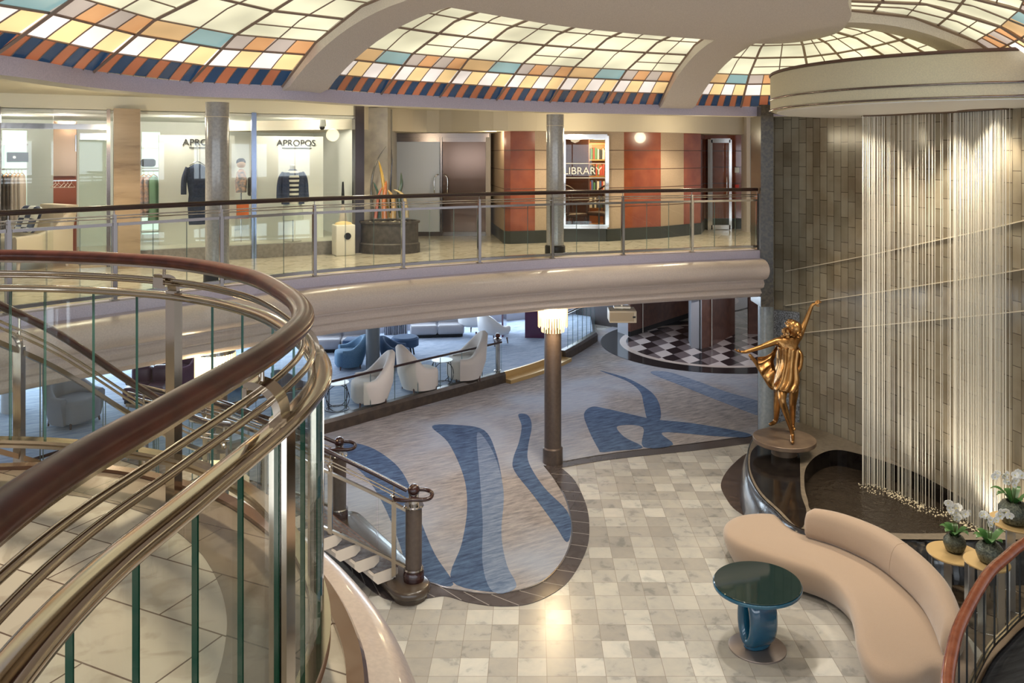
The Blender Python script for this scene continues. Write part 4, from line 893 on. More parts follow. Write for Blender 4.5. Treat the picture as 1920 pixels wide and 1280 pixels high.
horn('glass_horn', [(712, 408, -.05), (712, 385, -.05), (708, 360, 0), (700, 341, 0)], .03, (.03, .07, .06), 'teal', 'dark teal glass horn bending left near the smoky one')
horn('glass_horn', [(731, 400, .1), (730, 350, .1), (733, 310, .1), (733, 280, .1)], .018, (.02, .02, .03), 'black', 'straight black glass rod behind the yellow horn')
# boutique chair
def shell_chair(name, lab, loc, rz, mt, cat='armchair', grp=None, sc=1.0, wing=.25, h=.9, legs=True, low=.07):
    """tub armchair: curved back and arms in one shell, seat cushion, legs; faces -y"""
    t = thing(name, lab, cat, loc, rz, grp); n = 26; r1 = []; 
    mb = MB(); prof = []
    th = .075*sc
    def shell(u):  # u from 0 (front of left arm) to 1 (front of right arm)
        a = -PI*.12+u*(PI*1.24); x = -.38*math.cos(a)*sc; y = .34*math.sin(a)*sc
        if a < 0 or a > PI: y = -.34*sc*abs(math.sin(a))*1.6
        hh = (.52+(h-.52)*max(0, math.sin(max(0, min(PI, a))))**1.15)*sc
        return Vector((x, y, 0)), hh
    rings = []
    for i in range(n+1):
        p, hh = shell(i/n); q, _ = shell(min(1, i/n+.01)); p0, _ = shell(max(0, i/n-.01)); d = (q-p0).normalized(); nn = Vector((d.y, -d.x, 0))
        if nn.dot(p) < 0: nn = -nn
        lean = .09*sc*max(0, p.y/(.34*sc))
        rings.append([p-nn*th+Vector((0, 0, low*sc)), p+nn*th*.1+Vector((0, 0, low*sc)), p+nn*th+Vector((0, lean*.5, .4*sc)), p+nn*(th+.0)+Vector((0, lean, hh-.04*sc)), p+nn*th*.5+Vector((0, lean, hh)), p-nn*th*.4+Vector((0, lean, hh)), p-nn*th+Vector((0, lean, hh-.05*sc))])
    mb.loft(rings, True, True); obj('backrest', mb, mt, t, 60)
    mb = MB(); q = [(.30*sc*math.cos(a)*(1 if abs(math.cos(a)) > 0 else 1), .02*sc+.32*sc*math.sin(a)) for a in [2*PI*k/24 for k in range(24)]]
    def sq(r, z): return [Vector((math.copysign(abs(math.cos(a))**.6, math.cos(a))*r*.33*sc, math.copysign(abs(math.sin(a))**.6, math.sin(a))*r*.33*sc-.03*sc, z*sc)) for a in [2*PI*k/24 for k in range(24)]]
    mb.loft([sq(.92, low), sq(1, low+.04), sq(1, .38), sq(.96, .43), sq(.8, .45)], True, True); obj('seat', mb, mt, t, 60)
    if legs:
        for sx in (-1, 1):
            for sy in (-1, 1):
                mb = MB(); mb.tube([(sx*.26*sc, sy*.24*sc, .17*sc), (sx*.28*sc, sy*.26*sc, 0)], [.025*sc, .015*sc], 8); obj('leg', mb, DARKW if legs is True else legs, t, 60)
    return t
CH = mat('cream_leather', (.66, .56, .42), .5)
p = FD(72, 12.0)
t = thing('boutique_armchair', 'large cream leather armchair inside the boutique entrance', 'armchair', (p.x-.25, p.y+.2, DZ+.012), -.55)
mb = MB(); mb.rbox((0, -.05, .36), (.78, .74, .2), .08); obj('seat', mb, CH, t, 50)
mb = MB(); mb.loft([[Vector((x, .28+y+z0*.22, .3+z0)) for x, y in [(-.4, 0), (-.36, -.08), (.36, -.08), (.4, 0), (.38, .1), (-.38, .1)]] for z0 in (0, .3, .55, .62)], True, True); obj('backrest', mb, CH, t, 50)
for s in (-1, 1):
    mb = MB(); mb.loft([[Vector((s*.42+x, y, z)) for x, z in [(-.06, .2), (.06, .2), (.06, zt-.03), (.03, zt), (-.03, zt), (-.06, zt-.03)]] for y, zt in ((-.42, .5), (-.1, .52), (.15, .6), (.38, .86))], True, True); obj('armrest', mb, CH, t, 50)
    for sy in (-1, 1): mb = MB(); mb.tube([(s*.36, sy*.33, .26), (s*.37, sy*.35, 0)], [.04, .022], 8); obj('leg', mb, OAT, t, 60)
cu = bpy.data.materials.new('check_cushion'); cu.use_nodes = True
nt = cu.node_tree; ck = node(nt, 'ShaderNodeTexChecker', Scale=7.0); tc = nt.nodes.new('ShaderNodeTexCoord'); nt.links.new(tc.outputs['Object'], ck.inputs[0]); ck.inputs[1].default_value = (.02, .03, .08, 1); ck.inputs[2].default_value = (.8, .78, .72, 1); nt.links.new(ck.outputs[0], nt.nodes['Principled BSDF'].inputs['Base Color'])
mb = MB(); mb.rbox((0, 0, 0), (.42, .14, .42), .06); o = obj('cushion', mb, cu, None, 60); o.location = (p.x-.35, p.y+.33, DZ+.72); o.rotation_euler = (-.35, 0, -.5); tag(o, 'navy and white checked cushion on the boutique armchair', 'cushion')
# boutique lights
for px, w in ((30, 1.4), (120, .9), (330, .6), (420, 2.0), (560, .5), (560, 2.2)):
    q = SH(px, w, 5.84); lamp('POINT', 'boutique_light', q, 27, (1, .93, .80), .12)
# ================================================================ LOUNGE ON THE LOWER DECK
LZ = .22
KB = spline([Vector((x, y, 0)) for x, y in [(-7.4, 11.0), (-6.2, 12.9), (-5.1, 14.2), (-3.88, 15.4), (-2.43, 16.95), (-.71, 18.7), (.29, 19.9), (1.09, 21.4), (1.71, 22.8)]], 8); KL = lengths(KB)
mb = MB(); mb.prism([tuple(p[:2]) for p in KB]+[(1.9, 27), (-16, 27), (-16, 11)], 0.016, LZ); struct('floor_lounge', mb, CLOUNGE)
sG = near_s(KB, KL, -.71, 18.7); sH = near_s(KB, KL, 1.0, 21.3)
mb = MB(); mb.sweep([v3(p, 0) for p in sub(KB, KL, 0, sG, 30)], [(.0, .0), (.14, .0), (.14, .2), (.10, .26), (-.04, .26), (-.04, .2)]); mb.sweep([v3(p, 0) for p in sub(KB, KL, sH-.6, KL[-1], 10)], [(.0, .0), (.14, .0), (.14, .2), (.10, .26), (-.04, .26), (-.04, .2)])
o = obj('trim_kerb', mb, mat('dark_brown_kerb', (.045, .032, .026), .4, noise=(8, (.075, .055, .04), 5)), None, 30); o['kind'] = 'structure'
mb = MB(); mb.sweep([v3(p, 0) for p in sub(KB, KL, sG, sH-.6, 14)], [(-.02, 0), (.3, 0), (.3, .1), (-.02, .1)]); mb.sweep([v3(p, 0) for p in sub(KB, KL, sG, sH-.6, 14)], [(-.02, .1), (.03, .1), (.03, .23), (-.02, .23)]); struct('stair_step', mb, mat('gold_lit_step', (.62, .42, .18), .35, .5))  # warm light on the step is put into its gold colour
# rail of the lounge
def lounge_rail(s0, s1, lab, hz=.72, pcount=9, dark=False):
    t = thing('lounge_railing', lab, 'railing', (0, 0, LZ)); pa = [v3(p, 0) for p in sub(KB, KL, s0, s1, 30)]
    mb = MB(); mb.sweep([v3(p, LZ+hz) for p in pa], CIRC(.025, .05, n=8)); obj('handrail', mb, WOODD, t, 60, True)
    for k in range(pcount):
        a = s0+(s1-s0)*k/pcount+.005; b = s0+(s1-s0)*(k+1)/pcount-.005
        mb = MB(); mb.sweep([v3(p, LZ+.04+(hz-.06)/2) for p in sub(KB, KL, a, b, 3)], RECT(.012, hz-.08, .05), mis=[1, 0, 1, 0]); mb.m[-1] = mb.m[-2] = 1
        obj('glass_panel', mb, [GLASS, GEDGE2], t, None, True)
    return t
lounge_rail(0, sG-.05, 'low glass railing with wood handrail along the lounge armchairs', .72, 17)
lounge_rail(sH-.3, KL[-1], 'short dark glass railing at the far end of the lounge', .95, 6)
t = thing('railing_newel', 'steel newel post with dark ball where the lounge railing ends', 'post', (-.80, 18.72, LZ))
mb = MB(); mb.lathe((0, 0, 0), [(.09, 0), (.09, .05), (.055, .07), (.055, .72), (.09, .74), (.09, .78), (.04, .8)], 20); obj('shaft', mb, STEEL, t, 40)
mb = MB(); mb.sphere((0, 0, .85), .06, 12); obj('ball', mb, WOODR, t, 60)
# window wall with bright daylight
WW = [Vector((-16, 16.5, 0)), Vector((-5.9, 22.1, 0)), Vector((-1.4, 24.2, 0)), Vector((1.8, 25.8, 0))]
mb = MB()
for a, b in zip(WW, WW[1:]): seg_wall(mb, a, b, LZ, .75, 0); seg_wall(mb, a, b, 2.35, 2.78, 0)
struct('wall_lounge', mb, mat('lounge_wall', (.45, .45, .5), .6))
DAY = mat('daylight_window', (.1, .1, .1), .3, emit=(.72, .86, 1.0), estr=7.5)
k = 0
for a, b in zip(WW, WW[1:]):
    L = (b-a).length; n = int(L/1.15)
    for i in range(n):
        p = a.lerp(b, (i+.06)/n); q = a.lerp(b, (i+.94)/n); mb = MB(); seg_wall(mb, p, q, .78, 2.32, 0, .03); struct('window_%d' % (10+k), mb, DAY); k += 1
# curtains
t = thing('curtain', 'grey and white striped curtains gathered between the lounge windows', 'curtain', (*FD(742, 22.6)[:2], LZ))
mb = MB(); n = 40; mb.loft([[Vector((-.32+.64*i/n, .04*math.sin(i*1.9), z)) for i in range(n+1)]+[Vector((-.32+.64*i/n, .04*math.sin(i*1.9)+.03, z)) for i in range(n, -1, -1)] for z in (0, 2.3)], True, True); obj('drapes', mb, mat('curtain_grey', (.35, .36, .42), .8), t, 60)
# leather benches
def bench(px0, px1, yb, dep, lab, col):
    D = (EYE-LZ)*FPX/(yb-HY); a, b = FD(px0, D), FD(px1, D); w = b.x-a.x
    t = thing('lounge_bench', lab, 'sofa', ((a.x+b.x)/2, D+dep/2, LZ), .12)
    mb = MB(); mb.rbox((0, 0, .06), (w*.94, dep*.8, .1), .02); obj('base', mb, BLACKM, t)
    for s in (-1, 1): mb = MB(); mb.rbox((s*w/4, 0, .22), (w/2-.01, dep, .26), .06); obj('seat', mb, col, t, 50)
    for s in (-1, 1): mb = MB(); mb.rbox((s*w/4, dep*.35, .45), (w/2-.01, .22, .42), .08); obj('backrest', mb, col, t, 50)
GLEA = mat('grey_leather', (.42, .42, .46), .35)
bench(766, 868, 634, .7, 'long grey leather bench under the lounge window', GLEA)
bench(580, 690, 662, .7, 'grey leather bench at the left, partly behind the blue chair', GLEA)
# armchairs
shell_chair('lounge_armchair', 'cream tub armchair nearest the wire table at the railing', (-3.30, 16.45, LZ), -1.15, FAB, sc=1.02, h=1.0)
shell_chair('lounge_armchair', 'cream tub armchair seen from behind in the middle of the three', (-2.42, 17.35, LZ), 2.15, FAB, sc=1.02, h=1.0)
shell_chair('lounge_armchair', 'cream tub armchair beside the steel newel post', (-1.52, 18.15, LZ), -1.2, FAB, sc=1.05, h=1.0)
BLUF = mat('blue_fabric', (.10, .20, .33), .85, noise=(60, (.14, .26, .40), 2)); DBLU = mat('deep_blue_fabric', (.05, .10, .2), .85)
shell_chair('lounge_armchair', 'small blue armchair left of the slate column', (-4.35, 19.2, LZ), -1.2, BLUF, sc=.9, h=.82)
shell_chair('lounge_armchair', 'small deep blue armchair just right of the slate column', (-3.25, 19.4, LZ), 1.6, DBLU, sc=.85, h=.82)
shell_chair('lounge_armchair', 'dark fabric armchair seen through the curved glass near the handrail', (-4.7, 16.1, LZ), 2.6, mat('charcoal_fabric', (.12, .12, .15), .9), sc=1.0, h=.85)
shell_chair('lounge_armchair', 'pale blue armchair seen through the curved glass near the post', (-5.9, 15.6, LZ), .6, BLUF, sc=1.0, h=.8)
shell_chair('lounge_armchair', 'grey armchair far left, seen through the landing glass beside the descending rail', (-8.6, 15.2, LZ), 1.2, mat('stone_grey_fabric', (.30, .30, .33), .9), sc=1.1, h=.85)
shell_chair('lounge_armchair', 'plum armchair seen through the landing glass left of the tall near post', (-7.6, 17.3, LZ), -.6, mat('plum_fabric', (.10, .03, .07), .85), sc=1.1, h=.85)
bench(225, 300, 760, .7, 'dark plum bench behind the descending stair rail', mat('plum_leather', (.07, .02, .045), .35))
column(-10.2, 15.9, .2, .22, 2.78, mat('pale_lounge_column', (.6, .6, .62), .5), None, 'pale lounge column at the far left edge behind the stair rail', False)
# white dining tub chairs at the desk
WTUB = mat('white_leather_tub', (.85, .86, .88), .45)
shell_chair('tub_chair', 'white tub chair at the desk, left of the pair', (FD(888, 22.6).x, 22.6, LZ), 2.6, WTUB, 'chair', sc=.95, h=.9, low=.3)
shell_chair('tub_chair', 'white tub chair at the desk, right of the pair', (FD(927, 21.7).x, 21.6, LZ), 2.4, WTUB, 'chair', sc=.95, h=.9, low=.3)
t = thing('writing_desk', 'dark purple lacquered desk beside the white tub chairs', 'desk', (FD(985, 22.3).x, 22.6, LZ), -.1)
PUR = mat('purple_lacquer', (.09, .02, .06), .15, coat=.6)
mb = MB(); mb.rbox((0, 0, .73), (1.35, .75, .05), .01); obj('desktop', mb, PUR, t); 
mb = MB(); mb.box((.3, -.02, .35), (.55, .66, .7)); obj('pedestal', mb, PUR, t); mb = MB(); mb.box((-.6, 0, .35), (.05, .66, .7)); obj('side_panel', mb, PUR, t)
# wire tables
def wire_table(x, y, lab, r=.23, h=.52):
    t = thing('wire_side_table', lab, 'side table', (x, y, LZ)); mb = MB(); mb.lathe((0, 0, h), [(r, 0), (r, .012)], 28); obj('tabletop', mb, mat('white_stone_top', (.8, .8, .8), .3), t, 40)
    for k in range(4):
        a = k*PI/2+.3; mb = MB(); c = Vector((math.cos(a)*r*.72, math.sin(a)*r*.72, h/2)); tx = Vector((-math.sin(a), math.cos(a), 0))
        mb.tube([c+tx*(h/2)*.85*math.cos(b)+Vector((0, 0, h/2*math.sin(b))) for b in [2*PI*i/28 for i in range(28)]], .008, 6, closed=True); obj('wire_ring', mb, BLACKM, t, 60)
    mb = MB(); mb.tube([(r*math.cos(b), r*math.sin(b), .01) for b in [2*PI*i/28 for i in range(28)]], .008, 6, closed=True); obj('base_ring', mb, BLACKM, t, 60)
wire_table(-3.86, 16.02, 'round wire frame table with white top at the left end of the railing')
wire_table(-1.98, 17.78, 'round wire frame table between the cream armchairs')
t = thing('lounge_table', 'round dark blue drum table on black legs near the curtain', 'table', (FD(757, 20.0).x, 20.2, LZ)); mb = MB(); mb.lathe((0, 0, 0), [(.3, .26), (.34, .28), (.34, .46), (.3, .5)], 28); obj('tabletop', mb, DBLU, t, 40)
for k in range(4): a = PI/4+k*PI/2; mb = MB(); mb.tube([(.22*math.cos(a), .22*math.sin(a), .28), (.28*math.cos(a), .28*math.sin(a), 0)], [.025, .018], 8); obj('leg', mb, BLACKM, t, 60)
t = thing('lounge_table', 'square dark side table before the left leather bench', 'table', (FD(668, 19.9).x, 20.0, LZ)); mb = MB(); mb.rbox((0, 0, .45), (.62, .5, .08), .02); obj('tabletop', mb, DBLU, t, 40)
for sx in (-1, 1):
    for sy in (-1, 1): mb = MB(); mb.box((sx*.28, sy*.22, .21), (.03, .03, .42)); obj('leg', mb, BLACKM, t)
# ================================================================ LIFT LOBBY
def FZ(px, py): return Vector((*P(px, py, 0), 0))
WAL = mat('walnut_wall', (.12, .045, .03), .3, coat=.3, noise=(6, (.17, .07, .045), 8)); NIC = mat('nickel_strip', (.5, .45, .4), .3, .8); GRP = mat('grey_pillar', (.33, .34, .38), .5)
mb = MB(); seg_wall(mb, FD(1080, 25.5), FD(1162, 24.5), 0, 2.78, 2); seg_wall(mb, FD(1182, 23.3), FD(1296, 26.2), 0, 2.78, 0)
for px, D in ((1205, 23.85), (1247, 24.95), (1293, 26.1)): p = FD(px, D); mb.box((p.x, p.y-.03, 1.39), (.03, .03, 2.78), 0, 1)
seg_wall(mb, FD(1182, 23.28), FD(1296, 26.18), 0, .16, 3)
struct('wall_lift_lobby', mb, [WAL, NIC, mat('dark_door_grey', (.07, .06, .06), .4), BLACKM])
mb = MB(); a, b = FD(1158, 23.9), FD(1182, 23.3); mb.prism([tuple(a[:2]), tuple(b[:2]), (b.x+.1, b.y+.4), (a.x+.1, a.y+.4)], 0, 2.78); struct('wall_lobby_pillar', mb, GRP)
mb = MB(); a, b, c, d = FD(1296, 21.9), FD(1316, 21.8), FD(1334, 22.1), FD(1378, 23.6)
mb.prism([tuple(p[:2]) for p in (a, b, (b.x+.1, b.y+.9), (a.x+.1, a.y+.9))], 0, 2.78, 0); seg_wall(mb, b+Vector((0, .01, 0)), c, 0, 2.78, 1); seg_wall(mb, c, d, 0, 2.78, 1); mb.box((c.x, c.y-.03, 1.39), (.03, .03, 2.78), 0, 2)
struct('wall_lift_portal', mb, [GRP, WAL, NIC])
mb = MB(); seg_wall(mb, FD(1403, 23.6), FD(1424, 23.6), 0, 2.78, 0); seg_wall(mb, FD(1372, 26), FD(1440, 26), 0, 2.78, 1); struct('wall_lobby_end', mb, [WAL, mat('mirror_panel', (.75, .78, .82), .05, 1.0)])
mb = MB(); p = FD(1310, 21.75); mb.box((p.x-.12, p.y+.02, 1.55), (.26, .06, .3)); tag(obj('lobby_sign', mb, mat('grey_sign', (.16, .16, .18), .4)), 'small grey sign plate on the pale lift lobby pillar', 'sign')
mb = MB(); mb.box((p.x+.03, p.y+.0, 1.02), (.02, .07, 2.04)); tag(obj('door_pull_bar', mb, BLACKM), 'tall thin black pull bar at the pale lift lobby pillar', 'handle')
mb = MB(); seg_wall(mb, Vector((-.2, 27, 0)), Vector((12, 27, 0)), 0, 2.78); struct('wall_back', mb, DARKW)
# projector hanging below the balcony
p = PD(1166, 585, 15.0); t = thing('ceiling_projector', 'beige slotted projector box hanging under the balcony', 'projector', (p.x, p.y, p.z-.0))
mb = MB(); mb.rbox((0, 0, -.05), (.50, .42, .22), .015); obj('housing', mb, mat('projector_beige', (.55, .50, .42), .5), t, 30)
mb = MB(); mb.box((-.02, -.212, -.05), (.44, .006, .16)); obj('grille', mb, mat('projector_mesh', (.36, .31, .24), .6), t)
mb = MB(); mb.box((.20, -.218, -.05), (.05, .01, .03)); obj('lens', mb, BLACKM, t)
mb = MB(); mb.tube([(0, 0, .05), (0, 0, 2.78-p.z)], .02, 8); mb.box((0, 0, .1), (.3, .2, .03)); obj('bracket', mb, WHITE, t)
# crystal chandeliers round the columns
def chandelier(x, y, lab):
    t = thing('crystal_chandelier', lab, 'chandelier', (x, y, 2.2))
    GL = mat('crystal_rod', (.95, .85, .6), .1, emit=(1, .72, .38), estr=.45, spec=1)
    mb = MB(); mb.lathe((0, 0, 0), [(.2, .46), (.25, .46), (.25, .52), (.2, .52), (.2, .46)], 32, caps=False); obj('ring', mb, STEEL, t, 40)
    mb = MB(); mb.lathe((0, 0, 0), [(.17, .30), (.21, .30), (.21, .45), (.17, .45), (.17, .30)], 24, caps=False); obj('lamp', mb, mat('chandelier_lamp', (1, .9, .7), .5, emit=(1, .80, .50), estr=9.0), t)
    for k in range(36):
        a = 2*PI*k/36; r = .245; z0 = .12+.03*(k % 2); mb = MB(); mb.tube([(r*math.cos(a), r*math.sin(a), z0), (r*math.cos(a), r*math.sin(a), .46)], .011, 6); obj('crystal', mb, GL, t, 60)
    for k in range(24):
        a = 2*PI*k/24; r = .19; mb = MB(); mb.tube([(r*math.cos(a), r*math.sin(a), .04), (r*math.cos(a), r*math.sin(a), .3)], .010, 6); obj('crystal', mb, GL, t, 60)
    lamp('POINT', 'chandelier_light', (x, y-.45, 2.45), 40, (1, .74, .42), .1)
chandelier(.35, 13.8, 'glowing crystal chandelier round the brown column by the carpet')
chandelier(-4.15, 10.6, 'glowing crystal chandelier behind the curved foreground glass')
# ================================================================ POOL UNDER THE WATERFALL
POOLM = mat('black_granite_polished', (.008, .006, .006), .12, spec=.25, noise=(9, (.016, .013, .011), 6)); LEDG = mat('olive_granite_ledge', (.13, .105, .08), .3, noise=(14, (.19, .155, .115), 7))
t = thing('waterfall_pool', 'black granite water basin with a rounded rim under the string waterfall', 'pool', (5.0, 11.5, 0))
edge = [P(*p, .5) for p in [(1425, 806), (1408, 832), (1403, 860), (1407, 892), (1424, 924), (1452, 952)]]+[(3.42, 10.3), (4.1, 10.05), (5.0, 10.0), (6.0, 10.0), (6.32, 10.1)]
eb = [(p.x-.03, p.y) for p in WP[::-1] if 10.2 < p.y < 14.55]
el = [tuple(p[:2]) for p in spline([Vector((*p, 0)) for p in edge], 6)]
poly = el+eb
cxp = sum(p[0] for p in poly)/len(poly); cyp = sum(p[1] for p in poly)/len(poly)
def shrink(pl, k): return [(cxp+(x-cxp)*k, cyp+(y-cyp)*k) for x, y in pl]
# basin opening
hole = [P(*p, .5) for p in [(1508, 905), (1512, 875), (1535, 852), (1570, 843), (1620, 853), (1680, 872), (1730, 892)]]+[(6.0, 11.0), (6.1, 10.35), (5.3, 10.18), (4.3, 10.22)]+[P(*p, .5) for p in [(1530, 962), (1514, 935)]]
ho = [Vector((*p, 0)) for p in hole]; ho = spline(ho, 5, True)
# outer wall tapering in towards the floor
mb = MB(); rings = []
ie = [Vector((*p, 0)) for p in el]
for off, z in ((-.13, 0), (-.1, .25), (-.03, .42), (.0, .46), (.0, .49), (-.02, .5)):
    rg = []
    for i, p in enumerate(ie):
        d = ie[min(i+1, len(ie)-1)]-ie[max(i-1, 0)]; d.normalize(); nn = Vector((-d.y, d.x, 0))
        rg.append(v3(p-nn*off*-1, z))
    rings.append(rg)
mb.loft(rings, False, False); obj('basin_wall', mb, mat('granite_side', (.035, .035, .038), .18, noise=(30, (.06, .06, .065), 5), coat=.4), t, 60, True)
# rim surface: top polygon with the opening cut (bridge strips by angle)
def ring_fill(mb, outer, inner, z, mi=0):
    bm = bmesh.new(); es = []
    for pl in (outer, inner):
        vs = [bm.verts.new((p[0], p[1], z)) for p in pl]
        for i in range(len(vs)): es.append(bm.edges.new((vs[i], vs[(i+1) % len(vs)])))
    bmesh.ops.triangle_fill(bm, use_beauty=True, use_dissolve=False, edges=es); bm.verts.index_update()
    mb.add([v.co.copy() for v in bm.verts], [tuple(v.index for v in f.verts) for f in bm.faces], mi); bm.free()
mb = MB(); ring_fill(mb, poly, [tuple(p[:2]) for p in ho], .5); obj('rim', mb, LEDG, t, None, True)
mb = MB(); q = spline([Vector((*P(*p, .502), 0)) for p in [(1410, 845), (1406, 870), (1412, 895), (1430, 925), (1462, 955), (1500, 990), (1512, 960), (1502, 925), (1500, 880), (1497, 850), (1470, 835), (1430, 832)]], 5, True); mb.prism([tuple(p[:2]) for p in q], .5, .506); obj('rim_inlay', mb, POOLM, t, None, True)
mb = MB(); mb.loft([[v3(p, z) for p in ho] for z in (.5, .1)], True, False); mb.prism([tuple(p[:2]) for p in ho], .06, .1); obj('basin', mb, POOLM, t, None, True)
wm = bpy.data.materials.new('rippled_water'); wm.use_nodes = True
def water(m):
    nt = m.node_tree; b = nt.nodes['Principled BSDF']; b.inputs['Base Color'].default_value = (.03, .022, .016, 1); b.inputs['Roughness'].default_value = .06; b.inputs['Specular IOR Level'].default_value = .3
    tc = nt.nodes.new('ShaderNodeTexCoord'); n = node(nt, 'ShaderNodeTexNoise', Scale=5.0, Detail=3.0, Distortion=1.5); bp = node(nt, 'ShaderNodeBump', Strength=.5, Distance=.04)
    nt.links.new(tc.outputs['Object'], n.inputs['Vector']); nt.links.new(n.outputs['Fac'], bp.inputs['Height']); nt.links.new(bp.outputs[0], b.inputs['Normal'])
water(wm)
mb = MB(); mb.prism([tuple(p[:2]) for p in ho], .1, .24); obj('water', mb, wm, t, None, True)
# ---- strings of the waterfall
SP = spline([Vector((x, y, 0)) for x, y in [(5.02, 12.3), (5.2, 12.25), (5.38, 12.05), (5.52, 11.75), (5.62, 11.55), (5.78, 11.45), (5.9, 11.2), (5.98, 10.9), (6.05, 10.6), (6.12, 10.42)]], 8); SL = lengths(SP)
t = thing('string_waterfall', 'curtain of fine white strings falling from the round canopy into the pool', 'waterfall', (5.6, 11.6, .24))
STR = mat('white_string', (.92, .88, .78), .35, spec=.6)
k = 0; rest = MB(); s = 0.0; us = []
while s < SL[-1]:
    f = s/SL[-1]; dens = .010 if f < .15 else .021 if f < .42 else .034 if f < .60 else .010
    us.append(s+random.uniform(-.003, .003)); s += dens*random.uniform(.7, 1.3)
pick = set(random.sample(range(len(us)), 100))
for i, s in enumerate(us):
    p = at(SP, SL, s); tx = random.uniform(-.025, .025); ty = random.uniform(-.05, .05); r = random.choice([.0028, .0035, .0045])
    if i in pick:
        mb = MB(); mb.tube([(p.x+tx, p.y+ty, .24), (p.x+tx, p.y+ty, 5.85)], r, 4); obj('string', mb, STR, t, None, True)
    else: rest.tube([(p.x+tx, p.y+ty, .24), (p.x+tx, p.y+ty, 5.85)], r, 4)
o = obj('strings', rest, STR, t, None, True); o['kind'] = 'stuff'
glints = MB()
for k in range(420):
    p = at(SP, SL, random.uniform(0, SL[-1])); glints.sphere((p.x+random.uniform(-.12, .06), p.y+random.uniform(-.35, .05), .243), random.uniform(.006, .013), 6)
o = obj('water_glints', glints, mat('glint_bead', (.9, .8, .6), .15, spec=1), t, None, True); o['kind'] = 'stuff'  # pale glossy beads stand in for lamp reflections sparkling on the water
mb = MB(); mb.sweep([v3(p, 5.84) for p in SP], RECT(.2, .02)); mb.lathe((5.95, 10.85, 5.83), [(.35, 0), (.35, .02)], 24, 0, .55, 1); obj('slot', mb, mat('canopy_slot', (.12, .07, .04), .6), t, None, True)
# ================================================================ BRONZE STATUE
BR = mat('gilded_bronze', (.50, .27, .10), .3, 1.0, noise=(7, (.30, .155, .06), 5), bump=(25, .25))
sc_ = P(1470.5, 819, .77)
t = thing('bronze_statue', 'gilded bronze dancer with raised arm and draped cloth on a round disc', 'statue', (*sc_, .5))
mb = MB(); mb.lathe((0, 0, .16), [(.475, .03), (.485, .04), (.485, .095), (.48, .1)], 56); mb.lathe((0, 0, 0), [(.2, 0), (.2, .17)], 32); obj('base_disc', mb, mat('bronze_disc', (.24, .17, .115), .4, .4, noise=(5, (.16, .11, .08), 5)), t, 40)
def skin(name, nodes, edges, m, parent, root, sub_=2):
    me = bpy.data.meshes.new(name); ks = list(nodes); base = Vector(parent.location)
    me.from_pydata([tuple(Vector(nodes[k][0])-base) for k in ks], [(ks.index(a), ks.index(b)) for a, b in edges], [])
    o = bpy.data.objects.new(name, me); COL.objects.link(o); o.parent = parent; me.materials.append(m)
    md = o.modifiers.new('skin', 'SKIN'); md.use_smooth_shade = True
    for i, k in enumerate(ks):
        r = nodes[k][1]; sv = me.skin_vertices[0].data[i]; sv.radius = (r, r) if not isinstance(r, tuple) else r; sv.use_root = (k == root)
    sb_ = o.modifiers.new('sub', 'SUBSURF'); sb_.levels = sub_; sb_.render_levels = sub_
    return o
def chain(*a): return [(a[i], a[i+1]) for i in range(len(a)-1)]
N = {}
def nd(k, px, py, D, r): N[k] = (PD(px, py, D), r)
nd('hip', 1477, 712, 12.9, (.15, .12)); nd('waist', 1478, 682, 12.9, (.115, .09)); nd('rib', 1478, 662, 12.9, (.14, .10)); nd('chest', 1478, 645, 12.9, (.15, .10)); nd('neck0', 1481, 635, 12.9, .06); nd('neck1', 1485, 628, 12.88, .05)
nd('head0', 1489, 621, 12.85, .085); nd('head1', 1490, 612, 12.85, .085)
nd('shR', 1459, 638, 12.9, .062); nd('elR', 1428, 650, 12.8, .042); nd('wrR', 1396, 660, 12.7, .028); nd('haR', 1388, 659, 12.68, (.034, .018))
nd('shL', 1498, 632, 12.95, .062); nd('elL', 1511, 601, 13.0, .042); nd('wrL', 1522, 573, 13.0, .028); nd('haL', 1528, 568, 13.0, (.034, .02))
nd('th1', 1468, 722, 12.85, .095); nd('kn1', 1466, 750, 12.7, .062); nd('cf1', 1472, 768, 12.72, .058); nd('an1', 1484, 806, 12.72, .034); nd('he1', 1486, 816, 12.72, .036); nd('bl1', 1486, 826, 12.6, .035); nd('to1', 1486, 830, 12.52, .022)
nd('th2', 1490, 722, 12.95, .09); nd('kn2', 1486, 757, 12.98, .06); nd('cf2', 1486, 774, 13.05, .052); nd('an2', 1486, 799, 13.1, .034); nd('to2', 1490, 806, 13.0, .025)
E = chain('hip', 'waist', 'rib', 'chest', 'neck0', 'neck1', 'head0', 'head1')+chain('chest', 'shR', 'elR', 'wrR', 'haR')+chain('chest', 'shL', 'elL', 'wrL', 'haL')+chain('hip', 'th1', 'kn1', 'cf1', 'an1', 'he1', 'bl1', 'to1')+chain('hip', 'th2', 'kn2', 'cf2', 'an2', 'to2')
o = skin('dancer_body', N, E, BR, t, 'hip')
